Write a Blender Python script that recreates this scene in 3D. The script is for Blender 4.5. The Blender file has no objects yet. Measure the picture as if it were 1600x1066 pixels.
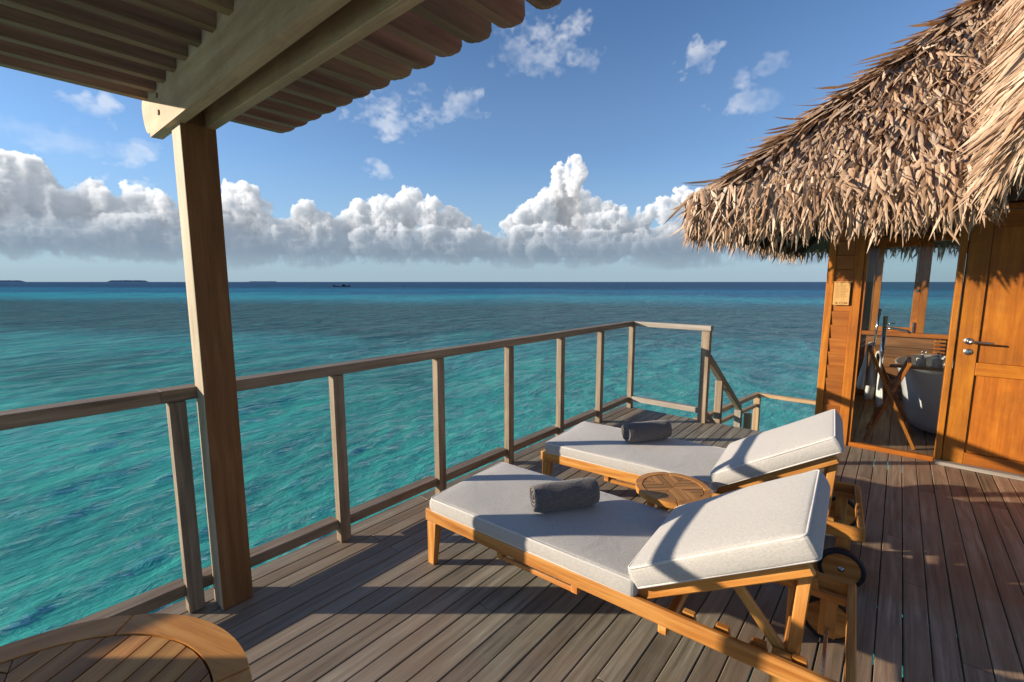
import bpy, bmesh, math, random
import numpy as np
from mathutils import Vector, Matrix, Quaternion

random.seed(7)
RNG = np.random.default_rng(11)
scene = bpy.context.scene
COL = scene.collection
R = math.radians

# ------------------------------------------------------------------ camera, sky, sun, exposure
HEADING = 40.3          # degrees the camera is turned left of +Y
SUN_EL = 12.6
SUN_AZ = (math.cos(R(HEADING)), math.sin(R(HEADING)))     # horizontal travel direction of the light
SUN_STRENGTH = 4.1
SKY_STRENGTH = 0.104
EXPOSURE = 0.95

cam_d = bpy.data.cameras.new('camera')
cam = bpy.data.objects.new('camera', cam_d)
COL.objects.link(cam)
cam_d.sensor_width = 36.0
cam_d.lens = 16.0
cam_d.clip_start = 0.02
cam_d.clip_end = 200000
cam.location = (0, 0, 1.5)
cam.rotation_euler = (R(90 - 7.41), 0, R(HEADING))
scene.camera = cam

sun_d = bpy.data.lights.new('sun', 'SUN')
sun_d.energy = SUN_STRENGTH
sun_d.angle = R(0.53)
sun_d.color = (1.0, 0.85, 0.67)
sun = bpy.data.objects.new('sun', sun_d)
COL.objects.link(sun)
sd = Vector((SUN_AZ[0] * math.cos(R(SUN_EL)), SUN_AZ[1] * math.cos(R(SUN_EL)), -math.sin(R(SUN_EL))))
sun.rotation_euler = sd.to_track_quat('-Z', 'Y').to_euler()
sun.location = (-6, -5, 8)

vs = scene.view_settings
vs.view_transform = 'Standard'
vs.look = 'None'
vs.gamma = 1.0
vs.exposure = EXPOSURE
vs.use_curve_mapping = False


# ------------------------------------------------------------------ clouds: a small volume of puffs, marched once
def value_noise(shape, cells, rng):
    """smooth 3-D value noise on a regular grid, separable interpolation"""
    g = rng.random([c + 2 for c in cells]).astype(np.float32)
    for ax in range(3):
        t = np.arange(shape[ax], dtype=np.float32) * (cells[ax] / shape[ax])
        i = np.floor(t).astype(int)
        f = t - i
        f = (f * f * (3 - 2 * f)).astype(np.float32)
        sh = [1, 1, 1]
        sh[ax] = -1
        f = f.reshape(sh)
        g = np.take(g, i, axis=ax) * (1 - f) + np.take(g, i + 1, axis=ax) * f
    return g


def make_cloud_image():
    PX = 12                                     # pixels per degree
    NA, NE, ND = 180 * PX, 22 * PX, 36
    DS = 0.30                                   # degrees per depth layer
    rng = np.random.default_rng(5)
    shape = (NA, NE, ND)
    nz = np.zeros(shape, np.float32)
    amp, tot = 1.0, 0.0
    cell = 2.6
    for o in range(6):
        c = (max(2, int(180 / cell)), max(2, int(22 / cell)), max(2, int(ND * DS / cell)))
        n = value_noise(shape, c, rng)
        nz += amp * (1 - np.abs(2 * n - 1))     # billowy
        tot += amp
        amp *= 0.66
        cell *= 0.52
    nz -= nz.mean()
    nz /= nz.std()
    az = (np.arange(NA) + 0.5) / PX - 90
    el = (np.arange(NE) + 0.5) / PX
    dp = (np.arange(ND) - ND / 2) * DS
    env = np.zeros(shape, np.float32)
    BASE = 1.35

    def blob(a, e, ra, re, d=0.0, rd=None, w=1.0):
        rd = rd or ra
        a0, a1 = np.searchsorted(az, [a - ra * 1.6, a + ra * 1.6])
        e0, e1 = np.searchsorted(el, [e - re * 1.6, e + re * 1.6])
        q = (((az[a0:a1] - a) / ra) ** 2)[:, None, None] + (((el[e0:e1] - e) / re) ** 2)[None, :, None] + (((dp - d) / rd) ** 2)[None, None, :]
        v = w * np.clip(1.5 - q * 0.80, 0, None)
        env[a0:a1, e0:e1, :] = np.maximum(env[a0:a1, e0:e1, :], v.astype(np.float32))

    # (azimuth from the view axis, elevation, half width, half height)
    puffs = [
        (-50, 7.0, 3.5, 3.2), (-47, 8.2, 2.6, 2.2), (-44.6, 6.4, 2.6, 2.0), (-41.8, 6.6, 2.2, 2.2), (-39.3, 6.8, 2.2, 2.2),
        (-36.0, 6.0, 2.4, 2.2), (-33.5, 5.5, 2.4, 2.2), (-46, 4.2, 5, 1.9), (-38, 4.0, 5, 1.8),
        (-30.0, 7.6, 2.0, 2.6), (-31.6, 6.2, 2.2, 2.2), (-28.2, 6.4, 1.8, 2.4), (-29, 4.2, 4, 1.8), (-26, 5.0, 2.2, 1.7),
        (-23.8, 7.0, 1.3, 1.8), (-22.2, 5.6, 1.8, 2.0), (-24.6, 4.6, 2.2, 1.8), (-20, 5.0, 2.2, 2.0),
        (-18.0, 6.9, 1.8, 2.0), (-15.4, 7.4, 2.0, 2.3), (-12.6, 8.0, 2.1, 2.5), (-10.2, 7.6, 1.8, 2.2), (-7.6, 6.6, 1.9, 2.0),
        (-5.2, 5.6, 1.8, 1.8), (-14, 4.6, 5, 2.2), (-8, 4.3, 4, 2.0), (-3, 4.4, 2.2, 1.5),
        (0.2, 6.3, 1.6, 1.6), (2.4, 7.4, 1.8, 2.0), (4.6, 8.4, 2.0, 2.2), (6.5, 10.2, 1.8, 2.2), (7.6, 12.2, 1.4, 1.8), (6.9, 13.7, 1.2, 1.3), (5.6, 12.3, 1.1, 1.2),
        (5.0, 9.7, 1.2, 1.5), (8.6, 8.6, 1.8, 2.0), (9.4, 6.6, 2.2, 1.8), (6.6, 7.6, 2.0, 2.0), (11.0, 7.2, 2.0, 1.8), (13.2, 6.9, 1.8, 1.7), (15.6, 7.2, 1.7, 1.7),
        (17.8, 7.9, 1.5, 1.6), (19.7, 9.2, 1.2, 1.6), (21.6, 8.8, 1.6, 1.6), (23.5, 6.6, 1.8, 2.0), (4, 4.6, 5, 2.2), (11, 4.3, 5, 2.0), (18, 4.4, 5, 2.0),
        (25.5, 4.6, 2.6, 1.6), (28.5, 3.6, 2.4, 1.1), (32, 3.4, 2.4, .9), (35.5, 3.6, 2.6, 1.0), (40, 4.2, 2.6, 1.6), (44, 4.6, 3.0, 1.9), (49, 5.0, 3.4, 2.4),
    ]
    a = -88.0
    while a < 90:                               # the same row of cumulus goes on beyond the frame
        if a < -53 or a > 52:
            puffs.append((a, rng.uniform(4.5, 7.5), rng.uniform(1.8, 3.2), rng.uniform(1.6, 3.0)))
            puffs.append((a + 1, 4.2, 4, 1.8))
        a += rng.uniform(1.6, 3.4)
    # a grey bank of flatter cloud behind the towers
    for a in np.arange(-90, 91, 3.2):
        blob(a + rng.uniform(-1, 1), rng.uniform(3.2, 4.6), rng.uniform(3.5, 6), rng.uniform(.9, 2.6), 4.2, 1.6, rng.uniform(.6, 1.0))
    for (a, e, ra, re) in puffs:
        d = rng.uniform(-1.4, 1.4)
        blob(a, e, ra, re, d, max(1.2, ra * .9))
        for k in range(7):                      # small puffs over the upper surface
            t = rng.uniform(0, math.pi)
            s = rng.uniform(.28, .48)
            blob(a + ra * .85 * math.cos(t), e + re * .8 * math.sin(t), ra * s, min(re, ra) * s * 1.05, d + rng.uniform(-1, 1) * ra * .7, ra * s)
    dens = np.where(env > .04, env - 0.70 + .34 * nz, 0)
    basefade = np.clip((el - BASE + 0.5 * (value_noise((NA, 1, 1), (46, 1, 1), rng)[:, 0, 0][:, None] - .5)) / 2.0, 0, 1)
    dens = np.clip(dens * 5.0, 0, 1.9) * basefade[:, :, None]
    del env
    # sunlight comes from the left of the view axis, a little from above
    L = np.ones(shape, np.float32)
    se = math.tan(R(SUN_EL)) * 1.25             # rows climbed per column towards the sun
    prev = np.ones((NE, ND), np.float32)
    f = se
    for i in range(NA):
        up = np.vstack([prev[1:], prev[-1:]])
        ent = prev * (1 - f) + up * f
        ent = 0.90 * ent + 0.05 * np.roll(ent, 1, 1) + 0.05 * np.roll(ent, -1, 1)
        L[i] = ent
        prev = ent * np.exp(-dens[i] * 0.085)
        prev += (1 - prev) * 0.024
    # sky light: less at the base, more near the top
    col_occ = np.cumsum(dens[:, ::-1], axis=1)[:, ::-1]
    S = np.exp(-col_occ * 0.009)
    T = np.ones((NA, NE), np.float32)
    sunl = np.zeros((NA, NE), np.float32)
    skyl = np.zeros((NA, NE), np.float32)
    for k in range(ND):
        al = 1 - np.exp(-dens[:, :, k] * 0.50)
        sunl += T * al * L[:, :, k]
        skyl += T * al * S[:, :, k]
        T *= 1 - al
    alpha = 1 - T
    inv = 1 / np.maximum(alpha, 1e-4)
    sunl *= inv
    skyl *= inv
    H = 44 * PX
    out = np.zeros((H, NA, 4), np.float32)
    out[:NE, :, 0] = sunl.T
    out[:NE, :, 1] = skyl.T
    out[:NE, :, 2] = (alpha).T
    # thin scraps of cloud higher up
    AZ = az[None, :]
    EL = ((np.arange(H) + .5) / PX)[:, None]
    w = np.zeros((H, NA), np.float32)
    nlow = sum(f * value_noise((H, NA, 1), (int(44 / c), int(180 / c * .7), 1), rng)[:, :, 0] for c, f in ((2.0, 1.0), (.9, .75), (.42, .5), (.2, .3)))
    nlow = (nlow - nlow.mean()) / nlow.std()
    for (a, e, ra, re, s) in [(-10.4, 19.3, 4.2, 1.7, .62), (-6.2, 19.9, 2.4, 1.5, .55), (-15, 18.0, 3.0, 1.6, .50), (3.7, 25.6, 4.4, 2.2, .42),
                              (21.0, 22.7, 1.9, 1.5, .62), (24.8, 20.8, .9, 1.2, .38), (28.0, 21.3, 1.3, .8, .36), (25.4, 18.5, 2.6, 1.0, .30),
                              (-41.6, 14.4, 1.4, 1.2, .45), (-40, 14.8, .8, 1.2, .5), (-15.9, 12.8, 1.4, .9, .35), (-43.2, 12.4, 6, 1.1, .25), (-39.2, 9.9, 1.9, .9, .75), (-38.2, 11.6, 1.0, .8, .65),
                              (-60, 18, 7, 2.2, .5), (-75, 24, 8, 2.5, .5), (46, 26, 6, 2.4, .5), (62, 20, 6, 2, .5), (78, 28, 7, 2.5, .5), (-30, 34, 8, 2.5, .4), (20, 36, 8, 2.5, .4)]:
        q = ((AZ - a) / ra) ** 2 + ((EL - e) / re) ** 2 + .85 * nlow
        w = np.maximum(w, s * np.clip(1.6 - q, 0, 1.8) / 1.9)
    n2 = np.zeros((H, NA), np.float32)
    amp, cell, tot = 1.0, 2.6, 0
    for o in range(5):
        n2 += amp * value_noise((H, NA, 1), (int(44 / cell), int(180 / cell * .8), 1), rng)[:, :, 0]
        tot += amp
        amp *= .58
        cell *= .5
    n2 = (n2 - n2.mean()) / n2.std()
    w = np.clip(w * np.clip(.60 + .24 * n2, 0, 1.2), 0, .45)
    a0 = out[:, :, 2]
    na = a0 + (1 - a0) * w
    for c, v in ((0, .62), (1, .8)):
        out[:, :, c] = np.where(na > 1e-4, (out[:, :, c] * a0 + v * (1 - a0) * w) / np.maximum(na, 1e-4), 0)
    out[:, :, 2] = na
    out[:, :, 3] = 1
    img = bpy.data.images.new('cloud_field', NA, H, float_buffer=True, alpha=False)
    img.colorspace_settings.name = 'Non-Color'
    img.pixels.foreach_set(np.ascontiguousarray(out).ravel())
    img.update()
    img.pack()
    return img


def N(nt, typ, **kw):
    n = nt.nodes.new(typ)
    for k, v in kw.items():
        setattr(n, k, v)
    return n


def math_node(nt, op, a, b=None, c=None):
    n = nt.nodes.new('ShaderNodeMath')
    n.operation = op
    for i, v in enumerate((a, b, c)):
        if v is None:
            continue
        if isinstance(v, (int, float)):
            n.inputs[i].default_value = v
        else:
            nt.links.new(v, n.inputs[i])
    return n.outputs[0]


def mix_col(nt, fac, a, b, mode='MIX'):
    n = nt.nodes.new('ShaderNodeMix')
    n.data_type = 'RGBA'
    n.blend_type = mode
    n.clamp_factor = True
    for i, v in ((0, fac), (6, a), (7, b)):
        if isinstance(v, (int, float)):
            n.inputs[i].default_value = v
        elif isinstance(v, tuple):
            n.inputs[i].default_value = v if len(v) == 4 else (*v, 1)
        else:
            nt.links.new(v, n.inputs[i])
    return n.outputs[2]


def ramp(nt, fac, stops, interp='LINEAR'):
    n = nt.nodes.new('ShaderNodeValToRGB')
    cr = n.color_ramp
    cr.interpolation = interp
    while len(cr.elements) < len(stops):
        cr.elements.new(0.5)
    for e, (p, c) in zip(cr.elements, stops):
        e.position = p
        e.color = (c, c, c, 1) if isinstance(c, (int, float)) else (*c, 1)
    nt.links.new(fac, n.inputs[0])
    return n.outputs[0]


world = bpy.data.worlds.new('World')
scene.world = world
world.use_nodes = True
wn = world.node_tree
wn.nodes.clear()
w_out = N(wn, 'ShaderNodeOutputWorld')
bg = N(wn, 'ShaderNodeBackground')
bg.inputs['Strength'].default_value = SKY_STRENGTH
sky = N(wn, 'ShaderNodeTexSky')
sky.sky_type = 'NISHITA'
sky.sun_disc = False
sky.sun_elevation = R(SUN_EL)
# azimuth of the sun itself, clockwise from +Y
sky.sun_rotation = math.atan2(-SUN_AZ[0], -SUN_AZ[1]) % (2 * math.pi)
sky.altitude = 0
sky.air_density = 0.75
sky.dust_density = 0.0
sky.ozone_density = 3.4
tc = N(wn, 'ShaderNodeTexCoord')
rot = N(wn, 'ShaderNodeVectorRotate')
rot.rotation_type = 'Z_AXIS'
rot.inputs['Angle'].default_value = R(-HEADING)
wn.links.new(tc.outputs['Generated'], rot.inputs['Vector'])
sep = N(wn, 'ShaderNodeSeparateXYZ')
wn.links.new(rot.outputs[0], sep.inputs[0])
azn = math_node(wn, 'ARCTAN2', sep.outputs[0], sep.outputs[1])
eln = math_node(wn, 'ARCSINE', sep.outputs[2])
u = math_node(wn, 'MULTIPLY_ADD', azn, 1 / math.pi, 0.5)
v = math_node(wn, 'MULTIPLY', eln, 1 / R(44))
cmb = N(wn, 'ShaderNodeCombineXYZ')
wn.links.new(u, cmb.inputs[0])
wn.links.new(v, cmb.inputs[1])
ci = N(wn, 'ShaderNodeTexImage')
ci.image = make_cloud_image()
ci.extension = 'MIRROR'
ci.interpolation = 'Cubic'
wn.links.new(cmb.outputs[0], ci.inputs[0])
csep = N(wn, 'ShaderNodeSeparateColor')
wn.links.new(ci.outputs[0], csep.inputs[0])
mask = math_node(wn, 'MULTIPLY', math_node(wn, 'GREATER_THAN', v, 0.0), math_node(wn, 'LESS_THAN', v, 0.995))
alpha = math_node(wn, 'MULTIPLY', csep.outputs[2], mask)
CL_SUN = (7.2, 6.75, 6.2)
CL_SKY = (1.04, 1.36, 1.78)
sunc = mix_col(wn, 1.0, csep.outputs[0], CL_SUN, 'MULTIPLY')
wn.links.new(csep.outputs[0], sunc.node.inputs[6])
skyc = mix_col(wn, 1.0, csep.outputs[1], CL_SKY, 'MULTIPLY')
cloudc = mix_col(wn, 1.0, sunc, skyc, 'ADD')
# thin bright haze low over the sea
veil = math_node(wn, 'MULTIPLY', ramp(wn, math_node(wn, 'MULTIPLY', eln, 1 / R(30)), [(0.0, 1.0), (.08, .90), (.22, .48), (.50, .14), (1.0, 0.0)], 'EASE'), .95)
hazed = mix_col(wn, veil, sky.outputs[0], (1.75, 2.38, 2.90))
low = ramp(wn, math_node(wn, 'MULTIPLY', eln, 1 / R(12)), [(0.0, .92), (.25, .90), (.42, .66), (.60, .28), (.85, 0.0)], 'EASE')
cloudc = mix_col(wn, low, cloudc, (1.02, 1.36, 1.80))
alpha = math_node(wn, 'MULTIPLY', alpha, ramp(wn, math_node(wn, 'MULTIPLY', eln, 1 / R(12)), [(0.0, .45), (.16, .62), (.34, .90), (.5, 1.0)], 'EASE'))
final = mix_col(wn, alpha, hazed, cloudc)
wn.links.new(final, bg.inputs['Color'])
wn.links.new(bg.outputs[0], w_out.inputs[0])

# ------------------------------------------------------------------ object helpers
WM = {}


def link(o, M=None, parent=None):
    M = M if M is not None else Matrix.Identity(4)
    COL.objects.link(o)
    if parent is not None:
        o.parent = parent
        o.matrix_parent_inverse = WM[parent].inverted()
    o.matrix_basis = M
    WM[o] = M.copy()
    return o


def thing(name, label, cat, loc=(0, 0, 0), rotz=0.0, group=None):
    o = bpy.data.objects.new(name, None)
    o.empty_display_size = 0.1
    link(o, Matrix.Translation(loc) @ Matrix.Rotation(rotz, 4, 'Z'))
    return tag(o, label, cat, group)


def tag(o, label, cat, group=None):
    o['label'] = label
    o['category'] = cat
    if group:
        o['group'] = group
    return o


def obj(name, me, mat=None, parent=None, M=None):
    if mat is not None and len(me.materials) == 0:
        me.materials.append(mat)
    return link(bpy.data.objects.new(name, me), M, parent)


def mesh_from_bm(name, bm, smooth=False):
    bmesh.ops.recalc_face_normals(bm, faces=bm.faces)
    me = bpy.data.meshes.new(name)
    bm.to_mesh(me)
    bm.free()
    if smooth:
        me.polygons.foreach_set('use_smooth', [True] * len(me.polygons))
    return me


_box_cache = {}


def box_mesh(L, W, H, mat, bev=0.003, seg=1):
    key = (round(L, 4), round(W, 4), round(H, 4), mat.name if mat else '', bev, seg)
    if key in _box_cache:
        return _box_cache[key]
    bm = bmesh.new()
    bmesh.ops.create_cube(bm, size=1)
    bmesh.ops.scale(bm, vec=(L, W, H), verts=bm.verts)
    if bev:
        bmesh.ops.bevel(bm, geom=bm.edges[:], offset=min(bev, min(L, W, H) * .35), segments=seg, profile=.5, affect='EDGES')
    me = mesh_from_bm('board', bm)
    if mat:
        me.materials.append(mat)
    _box_cache[key] = me
    return me


def frame_between(p0, p1, up=(0, 0, 1)):
    p0, p1 = Vector(p0), Vector(p1)
    x = (p1 - p0).normalized()
    upv = Vector(up)
    if abs(x.dot(upv)) > .98:
        upv = Vector((0, 1, 0))
    y = upv.cross(x).normalized()
    z = x.cross(y)
    c = (p0 + p1) / 2
    return Matrix(((x.x, y.x, z.x, c.x), (x.y, y.y, z.y, c.y), (x.z, y.z, z.z, c.z), (0, 0, 0, 1)))


def bar(name, p0, p1, w, h, mat, parent=None, up=(0, 0, 1), bev=0.003, base=None):
    """a straight timber from p0 to p1, w across, h along 'up'"""
    M = frame_between(p0, p1, up)
    if base is not None:
        M = base @ M
    L = (Vector(p1) - Vector(p0)).length
    return obj(name, box_mesh(L, w, h, mat, bev), mat, parent, M)


def box(name, lo, hi, mat, parent=None, bev=0.003, base=None):
    """axis aligned timber with its grain along the longest side"""
    lo, hi = Vector(lo), Vector(hi)
    d = hi - lo
    c = (lo + hi) / 2
    ax = max(range(3), key=lambda i: d[i])
    a = Vector((0, 0, 0))
    a[ax] = d[ax] / 2
    if ax == 2:
        return bar(name, c - a, c + a, d.x, d.y, mat, parent, (0, 1, 0), bev, base)
    w = d.y if ax == 0 else d.x
    return bar(name, c - a, c + a, w, d.z, mat, parent, (0, 0, 1), bev, base)


def tube_mesh(pts, r, seg=8, closed=False, caps=True):
    """round tube along points, r a number or list"""
    n = len(pts)
    P = [Vector(p) for p in pts]
    rr = r if isinstance(r, (list, tuple)) else [r] * n
    bm = bmesh.new()
    rings = []
    prevn = None
    for i in range(n):
        a = P[(i - 1) % n] if (closed or i > 0) else P[i]
        b = P[(i + 1) % n] if (closed or i < n - 1) else P[i]
        t = (b - a).normalized()
        if prevn is None:
            ref = Vector((0, 0, 1)) if abs(t.z) < .9 else Vector((1, 0, 0))
            nn = t.cross(ref).normalized()
        else:
            nn = (prevn - t * prevn.dot(t)).normalized()
        prevn = nn
        bb = t.cross(nn)
        rings.append([bm.verts.new(P[i] + (nn * math.cos(2 * math.pi * k / seg) + bb * math.sin(2 * math.pi * k / seg)) * rr[i]) for k in range(seg)])
    m = n if closed else n - 1
    for i in range(m):
        A, B = rings[i], rings[(i + 1) % n]
        for k in range(seg):
            bm.faces.new((A[k], A[(k + 1) % seg], B[(k + 1) % seg], B[k]))
    if caps and not closed:
        bm.faces.new(rings[0][::-1])
        bm.faces.new(rings[-1])
    return mesh_from_bm('tube', bm, True)


def lathe_mesh(profile, seg=32, sx=1.0, sy=1.0):
    bm = bmesh.new()
    rings = []
    for (r, z) in profile:
        if r < 1e-5:
            rings.append([bm.verts.new((0, 0, z))])
        else:
            rings.append([bm.verts.new((r * sx * math.cos(2 * math.pi * k / seg), r * sy * math.sin(2 * math.pi * k / seg), z)) for k in range(seg)])
    for A, B in zip(rings, rings[1:]):
        for k in range(seg):
            k2 = (k + 1) % seg
            if len(A) == 1 and len(B) == 1:
                continue
            if len(A) == 1:
                bm.faces.new((A[0], B[k], B[k2]))
            elif len(B) == 1:
                bm.faces.new((A[k], A[k2], B[0]))
            else:
                bm.faces.new((A[k], A[k2], B[k2], B[k]))
    return mesh_from_bm('lathe', bm, True)


def prism_mesh(poly, h0, h1, axis='Y', bev=0.0):
    """extrude a polygon (list of 2-D points) between h0 and h1 along an axis"""
    bm = bmesh.new()

    def pt(a, b, h):
        return {'Y': (a, h, b), 'Z': (a, b, h), 'X': (h, a, b)}[axis]
    A = [bm.verts.new(pt(a, b, h0)) for a, b in poly]
    B = [bm.verts.new(pt(a, b, h1)) for a, b in poly]
    bm.faces.new(A)
    bm.faces.new(B[::-1])
    n = len(poly)
    for i in range(n):
        bm.faces.new((A[i], B[i], B[(i + 1) % n], A[(i + 1) % n]))
    if bev:
        bmesh.ops.bevel(bm, geom=bm.edges[:], offset=bev, segments=1, profile=.5, affect='EDGES')
    return mesh_from_bm('prism', bm)


def auto_smooth(me, ang=35):
    me.polygons.foreach_set('use_smooth', [True] * len(me.polygons))
    try:
        me.set_sharp_from_angle(angle=R(ang))
    except Exception:
        pass
    return me


# ------------------------------------------------------------------ materials
def new_mat(name):
    m = bpy.data.materials.new(name)
    m.use_nodes = True
    nt = m.node_tree
    nt.nodes.clear()
    out = N(nt, 'ShaderNodeOutputMaterial')
    p = N(nt, 'ShaderNodeBsdfPrincipled')
    nt.links.new(p.outputs[0], out.inputs[0])
    return m, nt, p


def noise(nt, vec, scale=5.0, detail=4.0, rough=.55, dist=0.0):
    n = N(nt, 'ShaderNodeTexNoise')
    n.inputs['Scale'].default_value = scale
    n.inputs['Detail'].default_value = detail
    n.inputs['Roughness'].default_value = rough
    n.inputs['Distortion'].default_value = dist
    nt.links.new(vec, n.inputs['Vector'])
    return n.outputs[0]


def vscale(nt, vec, s):
    n = N(nt, 'ShaderNodeVectorMath', operation='MULTIPLY')
    nt.links.new(vec, n.inputs[0])
    n.inputs[1].default_value = s
    return n.outputs[0]


def vadd(nt, a, b):
    n = N(nt, 'ShaderNodeVectorMath', operation='ADD')
    nt.links.new(a, n.inputs[0])
    nt.links.new(b, n.inputs[1])
    return n.outputs[0]


def bump(nt, h, strength, dist, normal=None):
    b = N(nt, 'ShaderNodeBump')
    b.inputs['Strength'].default_value = strength
    b.inputs['Distance'].default_value = dist
    nt.links.new(h, b.inputs['Height'])
    if normal is not None:
        nt.links.new(normal, b.inputs['Normal'])
    return b.outputs[0]


def wood(name, dark, mid, light, rough=.55, var=.25, grain=1.0, weather=None, weather_amt=0.0, spec=.4, bumpy=.25, stain=None, hue_var=.0, ring=.12, warpy=7, knots=0.0, fresh=None, finew=.50):
    """timber with grain along the object's X axis; every board its own cut of it"""
    m, nt, p = new_mat(name)
    tc = N(nt, 'ShaderNodeTexCoord')
    oi = N(nt, 'ShaderNodeObjectInfo')
    offs = N(nt, 'ShaderNodeCombineXYZ')
    nt.links.new(math_node(nt, 'MULTIPLY', oi.outputs['Random'], 91.7), offs.inputs[0])
    nt.links.new(math_node(nt, 'MULTIPLY', oi.outputs['Random'], 37.3), offs.inputs[1])
    nt.links.new(math_node(nt, 'MULTIPLY', oi.outputs['Random'], 53.9), offs.inputs[2])
    v = vadd(nt, tc.outputs['Object'], offs.outputs[0])
    broad = noise(nt, vscale(nt, v, (1.1, 11 * grain, 11 * grain)), 1.6, 3, .5, .8)
    # growth rings: bands over a warped coordinate
    warp = noise(nt, vscale(nt, v, (.7, 5, 5)), 1.3, 2, .5)
    sp = N(nt, 'ShaderNodeSeparateXYZ')
    nt.links.new(v, sp.inputs[0])
    ringc = math_node(nt, 'ADD', math_node(nt, 'MULTIPLY', sp.outputs[1], 34 * grain), math_node(nt, 'MULTIPLY', sp.outputs[2], 21 * grain))
    ringc = math_node(nt, 'ADD', ringc, math_node(nt, 'MULTIPLY', warp, warpy))
    rings = math_node(nt, 'MULTIPLY_ADD', math_node(nt, 'SINE', math_node(nt, 'MULTIPLY', ringc, 3.0)), .5, .5)
    fine = noise(nt, vscale(nt, v, (2.6, 78, 78)), 1.0, 5, .72)
    pores = noise(nt, vscale(nt, v, (9, 420, 420)), 1.0, 2, .5)
    f = math_node(nt, 'MULTIPLY_ADD', broad, .55, math_node(nt, 'MULTIPLY', rings, ring))
    f = math_node(nt, 'ADD', f, math_node(nt, 'MULTIPLY', math_node(nt, 'SUBTRACT', fine, .5), finew))
    f = math_node(nt, 'ADD', f, .22)
    f = math_node(nt, 'ADD', f, .0)
    if knots:
        vo = N(nt, 'ShaderNodeTexVoronoi')
        vo.inputs['Scale'].default_value = 1.0
        nt.links.new(vscale(nt, v, (2.3, 12, 12)), vo.inputs['Vector'])
        kd = vo.outputs['Distance']
        kn = ramp(nt, math_node(nt, 'ADD', kd, math_node(nt, 'MULTIPLY', fine, .05)), [(.05, 1.0), (.13, .45), (.24, 0.0)])
        sc_ = nt.nodes.new('ShaderNodeSeparateColor')
        nt.links.new(vo.outputs['Color'], sc_.inputs[0])
        pick = math_node(nt, 'LESS_THAN', sc_.outputs[0], knots)
        f = math_node(nt, 'SUBTRACT', f, math_node(nt, 'MULTIPLY', math_node(nt, 'MULTIPLY', kn, pick), .42))
    c = ramp(nt, f, [(.30, dark), (.55, mid), (.80, light)])
    # each board a shade of its own
    rv = N(nt, 'ShaderNodeTexWhiteNoise')
    rv.noise_dimensions = '1D'
    nt.links.new(oi.outputs['Random'], rv.inputs['W'])
    bri = math_node(nt, 'MULTIPLY_ADD', rv.outputs['Value'], var * 2, 1 - var)
    hsv = N(nt, 'ShaderNodeHueSaturation')
    nt.links.new(c, hsv.inputs['Color'])
    nt.links.new(bri, hsv.inputs['Value'])
    nt.links.new(math_node(nt, 'MULTIPLY_ADD', oi.outputs['Random'], hue_var, .5 - hue_var / 2), hsv.inputs['Hue'])
    c = hsv.outputs[0]
    if weather is not None:
        geo = N(nt, 'ShaderNodeNewGeometry')
        wx = noise(nt, vscale(nt, vadd(nt, geo.outputs['Position'], offs.outputs[0]), (3.2, 2.2, 3.2)), 1.1, 5, .65, .4)
        wf = ramp(nt, wx, [(.40, 0.0), (.66, 1.0)])
        c = mix_col(nt, math_node(nt, 'MULTIPLY', wf, weather_amt), c, weather)
    if stain is not None:
        geo2 = N(nt, 'ShaderNodeNewGeometry')
        sx = noise(nt, geo2.outputs['Position'], .9, 5, .62, .5)
        c = mix_col(nt, math_node(nt, 'MULTIPLY', ramp(nt, sx, [(.42, 0.0), (.68, 1.0)]), .75), c, stain)
    if fresh is not None:
        # boards further from the weather edge have kept their red-brown colour
        geo3 = N(nt, 'ShaderNodeNewGeometry')
        px = N(nt, 'ShaderNodeSeparateXYZ')
        nt.links.new(geo3.outputs['Position'], px.inputs[0])
        (xa, xb), fc = fresh
        xw = math_node(nt, 'ADD', px.outputs[0], math_node(nt, 'MULTIPLY_ADD', noise(nt, geo3.outputs['Position'], 1.7, 4, .6), 1.6, -.8))
        ff = N(nt, 'ShaderNodeMapRange')
        ff.interpolation_type = 'SMOOTHSTEP'
        ff.inputs['From Min'].default_value = xa
        ff.inputs['From Max'].default_value = xb
        nt.links.new(xw, ff.inputs['Value'])
        red = mix_col(nt, 1.0, c, (1.32, .86, .64), 'MULTIPLY')
        c = mix_col(nt, math_node(nt, 'MULTIPLY', ff.outputs[0], .75), c, red)
    # pores
    c = mix_col(nt, math_node(nt, 'MULTIPLY', ramp(nt, pores, [(.56, 0.0), (.72, 1.0)]), .35), c, tuple(x * .35 for x in dark))
    nt.links.new(c, p.inputs['Base Color'])
    rr = math_node(nt, 'MULTIPLY_ADD', fine, .25, rough - .12)
    nt.links.new(rr, p.inputs['Roughness'])
    p.inputs['Specular IOR Level'].default_value = spec
    h = math_node(nt, 'ADD', math_node(nt, 'MULTIPLY', fine, .6), math_node(nt, 'MULTIPLY', pores, .4))
    nt.links.new(bump(nt, h, bumpy, .002), p.inputs['Normal'])
    return m


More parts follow.
